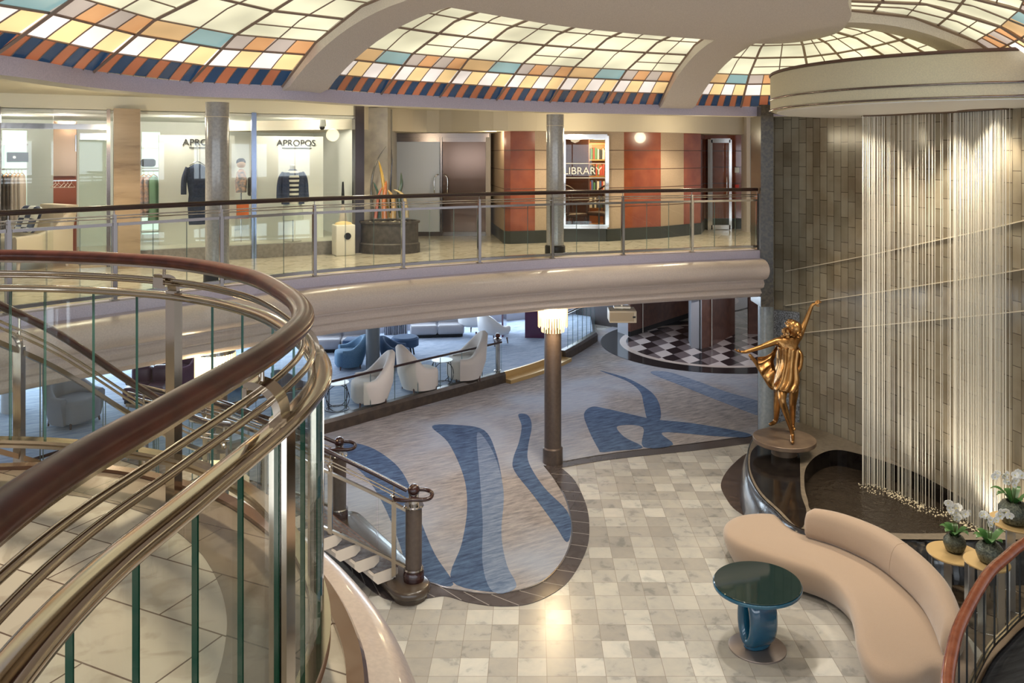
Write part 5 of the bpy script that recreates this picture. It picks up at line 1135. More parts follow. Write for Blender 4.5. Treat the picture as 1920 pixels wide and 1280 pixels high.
def hand(name, base, dirv, side, L=.085):
    dirv = dirv.normalized(); side = side.normalized(); up = dirv.cross(side)
    fm = {}; fe = []
    fm['r'] = (base, .016)
    for i, (o_, l) in enumerate(((-.026, .8), (-.009, 1.0), (.009, 1.0), (.026, .85))):
        b = base+side*o_+dirv*.02; fm['a%d' % i] = (b, .0095); fm['b%d' % i] = (b+dirv*L*.5*l+up*.004*i, .0085); fm['c%d' % i] = (b+dirv*L*l-up*.018-side*.004*i, .0065); fe += [('r', 'a%d' % i), ('a%d' % i, 'b%d' % i), ('b%d' % i, 'c%d' % i)]
    fm['t0'] = (base-side*.03, .01); fm['t1'] = (base-side*.05+dirv*.035-up*.03, .009); fm['t2'] = (base-side*.05+dirv*.07-up*.045, .007); fe += [('r', 't0'), ('t0', 't1'), ('t1', 't2')]
    skin(name, fm, fe, BR, t, 'r', 1)
hand('hand', PD(1388, 659, 12.68), PD(1374, 655, 12.65)-PD(1390, 659, 12.68), Vector((0, 1, .2)))
hand('hand', PD(1528, 568, 13.0), PD(1545, 563, 12.98)-PD(1528, 568, 13.0), Vector((.1, .6, .8)))
# face and hair
hc = PD(1492, 618, 12.82); mb = MB(); b0 = Vector(t.location)
f = (hc-b0)
mb.sphere(f+Vector((-.0, .0, .02)), .1, 18, 0, .95, 1.05, 1.18)
mb.sphere(f+Vector((.05, -.03, -.055)), .055, 12); mb.sphere(f+Vector((.055, -.09, -.01)), .02, 8, 0, .8, 1.2, 1.6)   # chin, nose
mb.sphere(f+Vector((.05, -.075, -.055)), .018, 8, 0, 1.5, .7, .6)  # mouth
for s in (-.03, .06): mb.sphere(f+Vector((.02+s, -.085, .03)), .014, 8)
mb.sphere(f+Vector((-.075, -.045, -.005)), .025, 8, 0, .5, .9, 1.2)
obj('face', mb, BR, t, 60)
mb = MB()
for k in range(46):
    a = random.uniform(0, 6.28); e_ = random.uniform(.1, 1.3); mb.sphere(f+Vector((-.06+.085*math.cos(a)*math.cos(e_), .045+.085*math.sin(a)*math.cos(e_)*.9, .05+.10*math.sin(e_))), .024, 6)
mb.sphere(f+Vector((-.045, .04, .055)), .10, 14)
for k in range(14): mb.sphere(f+Vector((-.15+random.uniform(-.04, .04), .05+random.uniform(-.04, .04), -.06+random.uniform(-.06, .06))), .035, 6)
obj('hair', mb, BR, t, 60)
# the partner behind: bent arm, supporting leg, arched back
N = {}
nd('ph', 1470, 716, 13.15, .12); nd('pw', 1466, 690, 13.2, .10); nd('pc', 1468, 660, 13.2, .12); nd('pn', 1472, 640, 13.15, .07); nd('pk', 1471, 627, 13.12, .075)
nd('psl', 1490, 650, 13.15, .06); nd('pel', 1502, 666, 13.05, .05); nd('pwl', 1499, 690, 13.0, .045); nd('phl', 1492, 702, 12.95, .04)
nd('t3', 1460, 735, 13.2, .085); nd('k3', 1457, 760, 13.25, .062); nd('a3', 1455, 786, 13.35, .042); nd('h3', 1452, 792, 13.35, .04); nd('f3', 1442, 796, 13.28, .028)
nd('l1', 1448, 727, 12.95, .05); nd('l2', 1430, 700, 12.85, .038); nd('l3', 1417, 679, 12.8, .033); nd('l4', 1404, 663, 12.78, .028)
E = chain('ph', 'pw', 'pc', 'pn', 'pk')+chain('pc', 'psl', 'pel', 'pwl', 'phl')+chain('ph', 't3', 'k3', 'a3', 'h3', 'f3')+chain('ph', 'l1', 'l2', 'l3', 'l4')
skin('partner_body', N, E, BR, t, 'ph')
# clinging dress with folds, and the flying cloth
def cloth(name, rows, amp=.02, fr=9, ph=0, seed=0):
    mb = MB(); rings = []
    for j, row in enumerate(rows):
        sp = spline(row, 5); n = len(sp); rg = []
        for i, p in enumerate(sp): rg.append(p-b0+Vector((0, -1, 0))*amp*math.sin(fr*i/n*6.28+j*.7+ph)+Vector((0, 0, 1))*amp*.5*math.sin(fr*1.3*i/n*6.28+j))
        rings.append(rg)
    mb.loft(rings, False, False); o = obj(name, mb, BR, t, 80); m = o.modifiers.new('th', 'SOLIDIFY'); m.thickness = .012; s_ = o.modifiers.new('sub', 'SUBSURF'); s_.levels = 1; s_.render_levels = 1
def ringd(px, py, rx, ry, D=12.9): c = PD(px, py, D); return [c+Vector((rx*math.cos(a), ry*math.sin(a), .02*math.sin(2*a))) for a in [2*PI*k/12 for k in range(13)]]
cloth('dress', [ringd(1478, 650, .16, .12), ringd(1479, 664, .15, .115), ringd(1478, 680, .125, .11), ringd(1477, 695, .165, .14), ringd(1477, 712, .19, .16), ringd(1473, 722, .185, .15, 12.85), ringd(1471, 731, .175, .14, 12.83)], .022, 8)
cloth('flying_cloth', [[PD(1452, 655, 12.95), PD(1447, 668, 12.85), PD(1446, 684, 12.8), PD(1455, 700, 12.75)], [PD(1444, 664, 12.9), PD(1438, 674, 12.8), PD(1438, 692, 12.75), PD(1452, 714, 12.72)], [PD(1432, 670, 12.85), PD(1428, 682, 12.75), PD(1434, 700, 12.72), PD(1452, 724, 12.7)], [PD(1420, 668, 12.85), PD(1421, 684, 12.75), PD(1432, 708, 12.72), PD(1450, 732, 12.72)]], .035, 4)
cloth('back_cloth', [[PD(1455, 648, 13.1), PD(1447, 662, 13.1), PD(1444, 680, 13.05), PD(1450, 700, 13.0)], [PD(1462, 650, 13.15), PD(1455, 664, 13.15), PD(1452, 682, 13.1), PD(1458, 702, 13.05)]], .015, 3)
# ================================================================ SOFA
def inset(pl, d):
    n = len(pl); out = []
    for i in range(n):
        a = Vector(pl[i-1]); c = Vector(pl[(i+1) % n]); q = (c-a).normalized(); nn = Vector((-q.y, q.x)); out.append(Vector(pl[i])+nn*d)
    return out
def area(pl): return sum(pl[i-1][0]*pl[i][1]-pl[i][0]*pl[i-1][1] for i in range(len(pl)))/2
so_ = [P(*p, .42) for p in [(1356, 988), (1374, 968), (1420, 960), (1472, 965)]]+[(3.72, 10.55), (4.05, 10.1), (4.38, 9.4), (4.45, 8.7), (4.36, 8.05), (4.15, 7.6)]+[P(*p, .42) for p in [(1758, 1245), (1720, 1262), (1675, 1262), (1635, 1243), (1608, 1205), (1600, 1155), (1582, 1108), (1540, 1072), (1450, 1042), (1380, 1014)]]
sp = spline([Vector((*p, 0)) for p in so_], 5, True); sp = [(p.x, p.y) for p in sp]
if area(sp) < 0: sp = sp[::-1]
t = thing('curved_sofa', 'long kidney shaped beige sofa with curved backrest beside the pool', 'sofa', (3.7, 9.2, 0))
mb = MB(); rings = []
for d, z in ((.16, .03), (.10, .06), (.03, .2), (0, .3), (0, .36), (.012, .395), (.04, .42), (.09, .432), (.16, .436)): rings.append([Vector((p[0], p[1], z)) for p in inset(sp, d)])
mb.loft(rings, True, True); obj('seat', mb, SOFA, t, 70, True)
bl = spline([Vector((x, y, 0)) for x, y in [(3.50, 10.22), (3.80, 9.98), (4.08, 9.55), (4.20, 9.05), (4.22, 8.55), (4.13, 8.1), (4.02, 7.78)]], 6); n = len(bl)
mb = MB(); rings = []
for i, p in enumerate(bl):
    f_ = i/(n-1); e_ = min(1, math.sin(f_*PI)**.35*1.0+.0) if 0 < f_ < 1 else .25; e_ = max(.45, e_)
    d = bl[min(i+1, n-1)]-bl[max(i-1, 0)]; d.normalize(); nn = Vector((-d.y, d.x, 0)); 
    if nn.x*1+nn.y*.3 < 0: nn = -nn   # away from the seat
    h = .40*(.92 if f_ in (0, 1) else 1)*(.80+.2*e_); w_ = .15*(.55+.45*e_)
    pts = []
    for a in [2*PI*k/16 for k in range(16)]:
        ca, sa = math.cos(a), math.sin(a); x = math.copysign(abs(ca)**.7, ca)*w_*(1-.22*(sa+1)/2); z = .425+h*(.5+.5*math.copysign(abs(sa)**.75, sa)); pts.append(p+nn*(x+.10*(z-.425))+Vector((0, 0, z)))
    rings.append(pts)
def cap_ring(r, k, ext):
    c = sum(r, Vector())/len(r); return [c+(q-c)*k+ext for q in r]
d0 = (bl[0]-bl[1]).normalized()*.05; d1 = (bl[-1]-bl[-2]).normalized()*.05
rings = [cap_ring(rings[0], .45, d0*1.1), cap_ring(rings[0], .8, d0*.8)]+rings+[cap_ring(rings[-1], .8, d1*.8), cap_ring(rings[-1], .45, d1*1.1)]
mb.loft(rings, True, True); bo = obj('backrest', mb, SOFA, t, 80, True)
for f_ in (.47,):
    i = int(f_*(len(rings)-1)); mb = MB(); c = sum(rings[i], Vector())/16; mb.tube([c+(q-c)*1.002 for q in rings[i]], .004, 5, closed=True); obj('seam', mb, mat('sofa_seam', (.42, .31, .23), .9), t, 60, True)  # seam line, slightly paler than the sofa fabric
# ================================================================ COCKTAIL TABLE
tc_ = P(1420, 1214, 0); t = thing('cocktail_table', 'blue glass cocktail table with oval top and open loop foot', 'table', (*tc_, 0))
TB = mat('blue_glaze', (.008, .075, .15), .15, coat=.6, noise=(3, (.012, .10, .17), 3)); 
mb = MB(); mb.lathe((0, 0, 0), [(.30, 0), (.30, .012), (.295, .016)], 48, 0, 1, .95); obj('base_plate', mb, mat('brushed_pewter', (.30, .26, .25), .4, .7), t, 40)
mb = MB(); R_ = Matrix.Rotation(math.radians(-70), 3, 'Z'); rings = []
for i in range(37):
    w = 2*PI*i/36; p = Vector((.112*math.cos(w), 0, .325+.24*math.sin(w))); nn = Vector((math.cos(w)/.112, 0, math.sin(w)/.235)).normalized()
    rings.append([R_ @ (p+nn*.062*math.copysign(abs(math.cos(a))**.8, math.cos(a))+Vector((0, 1, 0))*.165*math.copysign(abs(math.sin(a))**.7, math.sin(a))) for a in [2*PI*k/18 for k in range(18)]])
mb.loft(rings, True, False); mb.lathe((0, 0, .012), [(.10, 0), (.12, .03), (.11, .06)], 28, 0, .8, 1.35, math.radians(-70)); mb.lathe((0, 0, .56), [(.08, 0), (.14, .06), (.15, .09)], 28, 0, 1, .8, math.radians(-70)); obj('pedestal', mb, TB, t, 70)
mb = MB(); mb.lathe((0, 0, .645), [(.44, 0), (.475, .012), (.48, .03), (.475, .045)], 64, 0, 1, .93, .5); obj('tabletop', mb, TB, t, 50)
mb = MB(); mb.lathe((0, 0, .691), [(.465, 0), (.47, .006), (.465, .012)], 64, 0, 1, .93, .5); obj('glass_top', mb, mat('dark_green_mirror', (.012, .03, .028), .04, 0, .8, coat=1), t, 50)
# ================================================================ SIDE TABLES AND ORCHIDS
GOLDT = mat('pale_gold_top', (.62, .43, .20), .35, .3); CHR2 = mat('chrome_plate', (.78, .82, .88), .28, 1.0)
def plate_table(x, y, r, h, lab):
    t = thing('side_table', lab, 'side table', (x, y, 0)); mb = MB(); mb.lathe((0, 0, h-.02), [(r, 0), (r+.004, .01), (r, .02)], 48); obj('tabletop', mb, GOLDT, t, 40)
    mb = MB(); mb.tube([(r*.93*math.cos(a), r*.93*math.sin(a), .008) for a in [2*PI*k/48 for k in range(48)]], .008, 6, closed=True); obj('base_ring', mb, STEELW, t, 60)
    for k in range(7):
        a = 2*PI*k/7+.4; mb = MB(); mb.box((r*.93*math.cos(a), r*.93*math.sin(a), (h-.02)/2), (.012, .085, h-.03), a); obj('leg', mb, CHR2, t)
plate_table(5.02, 9.63, .30, .52, 'round gold topped side table holding the left orchid')
plate_table(5.08, 9.05, .235, .71, 'round gold topped side table holding the middle orchid')
plate_table(5.68, 9.5, .29, .95, 'tallest round gold topped side table, at the right edge')
POT = mat('mosaic_pot', (.05, .06, .05), .25, .5, noise=(45, (.16, .17, .13), 6), bump=(70, .6)); LEAF = mat('orchid_leaf', (.025, .09, .018), .35, noise=(6, (.05, .15, .03), 2)); STEMM = mat('orchid_stem', (.10, .12, .04), .5); PET = mat('orchid_petal', (.86, .85, .82), .5); LIP = mat('orchid_lip', (.75, .65, .15), .5)
def orchid(x, y, z, r, stems, lab, sd):
    random.seed(sd); t = thing('potted_orchid', lab, 'orchid', (x, y, z), 0)
    mb = MB(); mb.lathe((0, 0, 0), [(r*.55, 0), (r*.82, r*.2), (r, r*.75), (r*.96, r*1.15), (r*.72, r*1.5), (r*.5, r*1.58), (r*.42, r*1.5), (r*.42, r*1.35)], 32); obj('pot', mb, POT, t, 60)
    for k in range(7):
        a = 2*PI*k/7+random.uniform(-.3, .3); L = r*random.uniform(1.1, 1.7); mb = MB(); pts = []; n = 8
        for i in range(n+1):
            f = i/n; rr = r*.2+L*f*.8; zz = r*1.45+L*(.75*math.sin(f*2.2)*.7); w = .042*math.sin(PI*(f*.86+.09))**.7*(1 if f < 1 else .1)
            c = Vector((math.cos(a)*rr, math.sin(a)*rr, zz)); sd_ = Vector((-math.sin(a), math.cos(a), 0)); pts.append([c-sd_*w+Vector((0, 0, .012)), c, c+sd_*w+Vector((0, 0, .012)), c+Vector((0, 0, .006))])
        mb.loft(pts, True, True); obj('leaf', mb, LEAF, t, 60)
    for si, (dx, dy, hh) in enumerate(stems):
        pts = spline([Vector((0, 0, r*1.4)), Vector((dx*.25, dy*.2, r*1.4+hh*.5)), Vector((dx*.6, dy*.6, r*1.4+hh*.88)), Vector((dx, dy, r*1.4+hh)), Vector((dx*1.6, dy*1.6, r*1.4+hh*.97))], 6)
        mb = MB(); mb.tube(pts, .004, 6); st_ = obj('stem', mb, STEMM, t, 60)
        L = lengths(pts)
        for b in range(6):
            p = at(pts, L, L[-1]*(.58+.075*b)); q = Vector((random.uniform(-.04, .04), random.uniform(-.05, .01), random.uniform(-.02, .03))); c = p+q; mb = MB(); R2 = Matrix.Rotation(random.uniform(-.6, .6), 3, 'Z') @ Matrix.Rotation(random.uniform(-.3, .3), 3, 'X')
            s_ = random.uniform(.9, 1.2)*1.1
            for kk, (ang, w_, l_) in enumerate([(90, .014, .036), (18, .024, .036), (162, .024, .036), (234, .014, .034), (306, .014, .034)]):
                a = math.radians(ang); pl = []
                for i in range(9):
                    u = 2*PI*i/9; pl.append(R2 @ (Vector((math.cos(a)*(l_*.55+l_*.5*math.cos(u))-math.sin(a)*w_*math.sin(u), -.004-.006*math.cos(u), math.sin(a)*(l_*.55+l_*.5*math.cos(u))+math.cos(a)*w_*math.sin(u)))*s_)+c)
                k0 = len(mb.v); mb.v += [tuple(v) for v in pl]+[tuple(v+Vector((0, .003, 0))) for v in pl]; mb.f += [tuple(range(k0, k0+9)), tuple(range(k0+17, k0+8, -1))]; mb.m += [0, 0]
                for i in range(9): mb.f.append((k0+i, k0+(i+1) % 9, k0+9+(i+1) % 9, k0+9+i)); mb.m.append(0)
            mb.sphere(c+R2 @ Vector((0, -.014, -.004)), .008, 6, 1); obj('flower', mb, [PET, LIP], st_, 60)
    random.seed(sd+5)
orchid(5.04, 9.66, .52, .125, [(-.10, -.03, .42), (.10, .02, .28), (.03, .05, .33)], 'white orchid in a mosaic pot on the low left side table', 11)
orchid(5.10, 9.03, .71, .14, [(-.06, 0, .34), (.14, -.02, .36)], 'white orchid in a mosaic pot on the middle side table', 23)
orchid(5.62, 9.45, .95, .165, [(-.14, 0, .34), (.10, -.05, .42), (.0, -.03, .36)], 'tall white orchid in the largest mosaic pot on the tallest side table', 31)
random.seed(99)
# ================================================================ STAIRS
def vlerp_path(pts, n=8): p = spline([Vector(q) for q in pts], n); return p, lengths(p)
def stair_rail(t, pts, offs, post_s=(), bottom=.92, glass=True, side=1, panels=6, r=.026):
    """railing that follows a sloping 3-D handrail line"""
    pa, L = vlerp_path(pts)
    mb = MB(); mb.tube(pa, r, 10); obj('handrail', mb, WOODD, t, 60, True)
    for dz, rr in offs: mb = MB(); mb.tube([p-Vector((0, 0, dz)) for p in pa], rr, 8); obj('thin_rail', mb, STEELW, t, 60, True)
    mb = MB(); mb.sweep([p-Vector((0, 0, .24)) for p in pa], RECT(.045, .035)); obj('top_rail', mb, STEELW, t, 50, True)
    mb = MB(); mb.sweep([p-Vector((0, 0, bottom)) for p in pa], RECT(.045, .035)); obj('bottom_rail', mb, STEELW, t, 50, True)
    for s in post_s:
        p = at(pa, L, s*L[-1]); mb = MB(); mb.box((p.x, p.y, p.z-.2-(bottom-.1)/2-.05), (.05, .05, bottom-.02)); mb.tube(spline([p-Vector((0, 0, .26)), p-Vector((0, .0, .18)), p-Vector((.03, 0, .13))], 4), .022, 8); mb.tube([p-Vector((0, 0, .14)), p-Vector((0, 0, .01))], .008, 6); obj('post', mb, STEELW, t, 40, True)
    if glass:
        for k in range(panels):
            a = L[-1]*k/panels+.012; b = L[-1]*(k+1)/panels-.012; q = [at(pa, L, a+(b-a)*i/3) for i in range(4)]
            mb = MB(); mb.sweep([p-Vector((0, 0, (bottom+.24)/2)) for p in q], RECT(.012, bottom-.24-.03), mis=[1, 0, 1, 0]); mb.m[-1] = mb.m[-2] = 1; obj('glass_panel', mb, [GLASS, GEDGE2], t, None, True)
    return pa, L
t = thing('upper_stair_railing', 'sloping stair railing with wood handrail descending at the left edge', 'railing', (-3.2, 5.4, 3.0))
stair_rail(t, [(-3.5, 4.4, 4.72), (-3.36, 5.05, 4.33), (-3.2, 5.5, 4.02), (-2.92, 6.05, 3.50), (-2.75, 6.6, 3.1), (-2.7, 7.2, 2.85)], [(.10, .009), (.14, .009)], (.28, .62, .97), panels=6)
t = thing('lower_stair_railing', 'near side railing of the lower stair flight ending at the brown newel', 'railing', (-2.4, 9.4, 1.0))
NR, NL = stair_rail(t, [(-1.50, 9.7, 1.23), (-1.95, 9.68, 1.47), (-2.42, 9.58, 1.74), (-2.95, 9.3, 2.13), (-3.35, 8.85, 2.5), (-3.45, 8.2, 2.8)], [(.10, .009), (.14, .009)], (.055, .32, .6, .9), panels=8)
t = thing('lower_stair_railing', 'far side railing of the lower stair flight ending at the small dark ball', 'railing', (-3.4, 11.0, 1.0))
FR, FL = stair_rail(t, [(-2.72, 11.3, 1.23), (-3.3, 11.2, 1.5), (-3.72, 10.85, 1.78), (-3.9, 10.15, 2.15), (-4.2, 9.35, 2.5), (-4.35, 8.7, 2.8)], [(.10, .009), (.14, .009)], (.06, .3, .6), panels=8)
mb = MB(); mb.prism([(-2.5, 7.15), (-2.9, 8.3), (-3.3, 8.75), (-4.5, 8.75), (-4.6, 6.9), (-3.9, 6.9)], 1.82, 1.95); struct('floor_mid_landing', mb, MARB_L)
UA_, UAL = vlerp_path([(-3.5, 4.4, 3.5), (-3.2, 5.5, 3.05), (-2.92, 6.05, 2.52), (-2.7, 7.2, 1.95)])
t = thing('staircase', 'upper flight of cream treads beyond the curved landing at the left edge', 'staircase', (-3.6, 5.8, 1.95))
for k in range(9):
    p = at(UA_, UAL, (k+.5)/9*UAL[-1]); mb = MB(); mb.rbox((p.x-.55, p.y-.05, p.z-.04), (1.15, .34, .09), .03, -.15); obj('tread', mb, mat('tread_cream', (.66, .58, .5), .4), t, 40, True)
mb = MB(); mb.tube([Vector((p.x-.55, p.y, p.z-.16)) for p in UA_[::4]], .07, 8); obj('stringer', mb, mat('stringer_dark', (.06, .04, .03), .4), t, 60, True)
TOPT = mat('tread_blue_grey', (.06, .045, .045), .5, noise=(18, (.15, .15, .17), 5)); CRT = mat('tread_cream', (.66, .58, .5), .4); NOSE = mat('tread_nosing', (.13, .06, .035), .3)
t = thing('staircase', 'lower flight of floating cream treads rising left from the brown newel', 'staircase', (-2.4, 10.3, 0))
for k in range(12):
    s = .10+k*.078; p = at(NR, NL, min(1, s)*NL[-1]); q = at(FR, FL, min(1, s)*FL[-1]); s2 = s+.10; p2 = at(NR, NL, min(1, s2)*NL[-1]); q2 = at(FR, FL, min(1, s2)*FL[-1])
    z = .30+k*.15; z = min(z, 2.1)
    d = (p2-p); d.z = 0; d.normalize(); w = .33
    ax = (q-p); ax.z = 0; ln = ax.length; ax.normalize()
    # rounded slab: long axis across the stair
    c = (p+q)/2; ang = math.atan2(ax.y, ax.x); mb = MB()
    n8 = []; hw = w/2
    prof = [(-hw, -.07), (-hw+.06, -.135), (hw-.07, -.135), (hw, -.09), (hw, -.02), (hw-.02, 0), (-hw+.02, 0), (-hw, -.02)]
    mb.sweep([(p.x-ax.x*.06, p.y-ax.y*.06, z), (q.x+ax.x*.06, q.y+ax.y*.06, z)], prof); obj('tread', mb, CRT, t, 40, True)
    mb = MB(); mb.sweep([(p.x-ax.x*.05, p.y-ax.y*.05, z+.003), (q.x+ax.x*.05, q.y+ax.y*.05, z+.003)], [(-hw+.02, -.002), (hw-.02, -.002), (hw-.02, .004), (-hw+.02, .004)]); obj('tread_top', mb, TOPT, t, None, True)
    mb = MB(); mb.sweep([(p.x-ax.x*.05, p.y-ax.y*.05, z), (q.x+ax.x*.05, q.y+ax.y*.05, z)], [(hw-.035, .004), (hw+.003, .004), (hw+.003, -.03), (hw-.0, -.03)]); obj('nosing', mb, NOSE, t, None, True)
mb = MB(); mb.tube([NR[0]*.5+FR[0]*.5+Vector((-.3, 0, -1.12))]+[(at(NR, NL, s*NL[-1])*.5+at(FR, FL, s*FL[-1])*.5)+Vector((0, 0, -1.10)) for s in (.2, .4, .6, .8, 1.0)], .07, 8); obj('stringer', mb, mat('stringer_dark', (.06, .04, .03), .4), t, 60, True)
# first rounded step
mb = MB(); A = Vector((-1.45, 9.62)); B = Vector((-2.62, 11.35)); dd = (B-A).normalized(); nn = Vector((dd.y, -dd.x)); 
def stad(r, z): return [Vector((A.x+r*math.cos(a), A.y+r*math.sin(a), z)) for a in [math.atan2(-nn.y, -nn.x)+PI*k/12 for k in range(13)]]+[Vector((B.x+r*math.cos(a), B.y+r*math.sin(a), z)) for a in [math.atan2(nn.y, nn.x)+PI*k/12 for k in range(13)]]
rg = [stad(.20, 0), stad(.20, .05), stad(.23, .06), stad(.245, .10), stad(.24, .14), stad(.21, .165)]
mb.loft(rg, True, True); o = obj('bottom_step', mb, mat('brown_step_stone', (.06, .042, .03), .25, coat=.3), t, 60, True)
def newel(x, y, z, h, r, lab, scroll=1):
    t = thing('stair_newel', lab, 'newel post', (x, y, z)); mb = MB(); mb.lathe((0, 0, 0), [(r*1.25, 0), (r*1.28, .03), (r*1.25, .10), (r*1.1, .12)], 28); obj('base', mb, WOODD, t, 40)
    mb = MB(); mb.lathe((0, 0, .12), [(r, 0), (r, h-.24)], 28); obj('shaft', mb, COLB, t, 40)
    for zz in (.12, h-.13): mb = MB(); mb.lathe((0, 0, zz), [(r*1.15, 0), (r*1.25, .015), (r*1.15, .03)], 28); obj('collar', mb, STEEL, t, 40)
    mb = MB(); mb.lathe((0, 0, h-.1), [(r*.62, 0), (r*.62, .13)], 20); obj('neck', mb, STEEL, t, 40)
    mb = MB(); mb.sphere((0, 0, h+.07), r*.75, 16); obj('ball', mb, WOODD, t, 60)
    mb = MB(); mb.tube(spline([(-.02, -.06, h-.0), (.10, -.09, h-.01), (.20, -.04, h-.01), (.21, .06, h+.01), (.12, .11, h+.03), (0, .06, h+.05)], 5), .024, 10); mb.tube(spline([(-.22, -.05, h-.02), (-.12, -.10, h-.01), (0, -.10, h-.005), (.10, -.09, h-.01)], 4), .024, 10); obj('scroll', mb, WOODD, t, 60)
newel(-1.42, 9.70, .165, 1.0, .098, 'brown stair newel with steel collar, dark ball and scrolled handrail end')
newel(-2.70, 11.33, .165, 1.0, .095, 'farther stair newel whose dark ball shows behind the near handrail')
# ================================================================ FOREGROUND LANDING
LZ2 = DZ
ol = spline([Vector((-5.4, 3.2, 0)), Vector((-4.4, 4.1, 0))]+[Vector((*P(*p, LZ2), 0)) for p in [(0, 880), (200, 884), (337, 912), (430, 946), (519, 1010), (590, 1090), (640, 1180), (662, 1290)]]+[Vector((-.46, 2.0, 0)), Vector((-.42, 1.3, 0)), Vector((-.45, .3, 0))], 6)
mb = MB(); mb.prism([tuple(p[:2]) for p in ol]+[(-6, .3)], LZ2-.12, LZ2); struct('floor_landing', mb, MARB_L)
band_o = [P(*p, LZ2) for p in [(-60, 884), (0, 882), (200, 887), (337, 915), (430, 950), (519, 1016), (565, 1080), (584, 1140), (582, 1200), (566, 1290), (540, 1380)]]
band_i = [P(*p, LZ2) for p in [(-60, 930), (0, 924), (75, 924), (150, 931), (230, 949), (300, 976), (370, 1030), (408, 1090), (425, 1155), (420, 1220), (402, 1290), (380, 1360)]]
bo_ = spline([Vector((*p, 0)) for p in band_o], 5); bi_ = spline([Vector((*p, 0)) for p in band_i], 5)
mb = MB(); mb.prism([tuple(p[:2]) for p in bo_]+[tuple(p[:2]) for p in bi_[::-1]], LZ2, LZ2+.003); o = obj('floor_landing_band', mb, landing_material('landing_brown_marble', .42, (.62, .31), (.26, .21, .155), (.18, .14, .105), (.07, .05, .04))); o['kind'] = 'structure'
mb = MB(); mb.sweep([v3(p, LZ2) for p in ol], [(.02, -.02), (.02, .022), (-.035, .022), (-.05, .0), (-.05, -.04)]); o = obj('trim_landing_kerb', mb, mat('bronze_kerb', (.16, .08, .045), .18, .5, coat=.5)); o['kind'] = 'structure'
lp = [(-.05, -.03)]+[(-.07-.17*math.sin(a), -.20+.16*math.cos(a)) for a in [PI*k/9 for k in range(0, 9)]]+[(-.06, -.37), (-.09, -.40), (-.10, -.46), (-.05, -.50), (.05, -.5), (.05, -.03)]
mb = MB(); mb.sweep([v3(p, LZ2) for p in ol], lp); o = obj('trim_landing_fascia', mb, CREAM, None, 40); o['kind'] = 'structure'
# railing on the landing
FP = spline([Vector((x, y, 0)) for x, y in [(-4.6, 3.5), (-3.7, 4.02), (-2.72, 4.16), (-1.85, 3.95), (-1.29, 3.54), (-.94, 3.05), (-.735, 2.6), (-.69, 2.2), (-.735, 1.65), (-.765, 1.35), (-.755, 1.1), (-.70, .8), (-.62, .5)]], 10); FL_ = lengths(FP)
HZ = EYE-.515
t = thing('landing_railing', 'large curved foreground railing with polished steel rails, glass and thick wood handrail', 'railing', (0, 0, LZ2))
hp = [v3(p, HZ) for p in FP]
mb = MB(); mb.sweep(hp, [(.001+.036*math.copysign(abs(math.cos(a))**.85, math.cos(a)), .028*math.sin(a)) for a in [2*PI*k/16 for k in range(16)]]); obj('handrail', mb, WOODR, t, 60, True)
mb = MB(); mb.sweep([p-Vector((0, 0, .031)) for p in hp], RECT(.022, .012)); obj('handrail_strip', mb, STEELW, t, 60, True)
OUT = -.055
for a_, z_ in ((.0, -.088), (OUT*.55, -.112)): mb = MB(); mb.sweep([v3(p, HZ+z_) for p in FP], CIRC(.0095, a_, 0, 10)); obj('thin_rail', mb, STEELW, t, 60, True)
rr = [(OUT+.035*math.copysign(abs(math.cos(a))**.45, math.cos(a)), .016*math.copysign(abs(math.sin(a))**.55, math.sin(a))) for a in [2*PI*k/16 for k in range(16)]]
mb = MB(); mb.sweep([v3(p, HZ-.178) for p in FP], rr); obj('top_rail', mb, STEELW, t, 60, True)
mb = MB(); mb.sweep([v3(p, HZ-.98) for p in FP], [(OUT-.03, -.02), (OUT+.03, -.02), (OUT+.03, -.005), (OUT+.02, 0), (OUT+.03, .005), (OUT+.03, .02), (OUT-.03, .02)]); obj('bottom_rail', mb, STEELW, t, 60, True)
def s_at_px(px, far=True):
    best = None
    for i, p in enumerate(FP):
        x = CX+p.x/p.y*FPX; isf = p.y > 2.6
        if isf == far and (best is None or abs(x-px) < best[0]): best = (abs(x-px), FL_[i])
    return best[1]
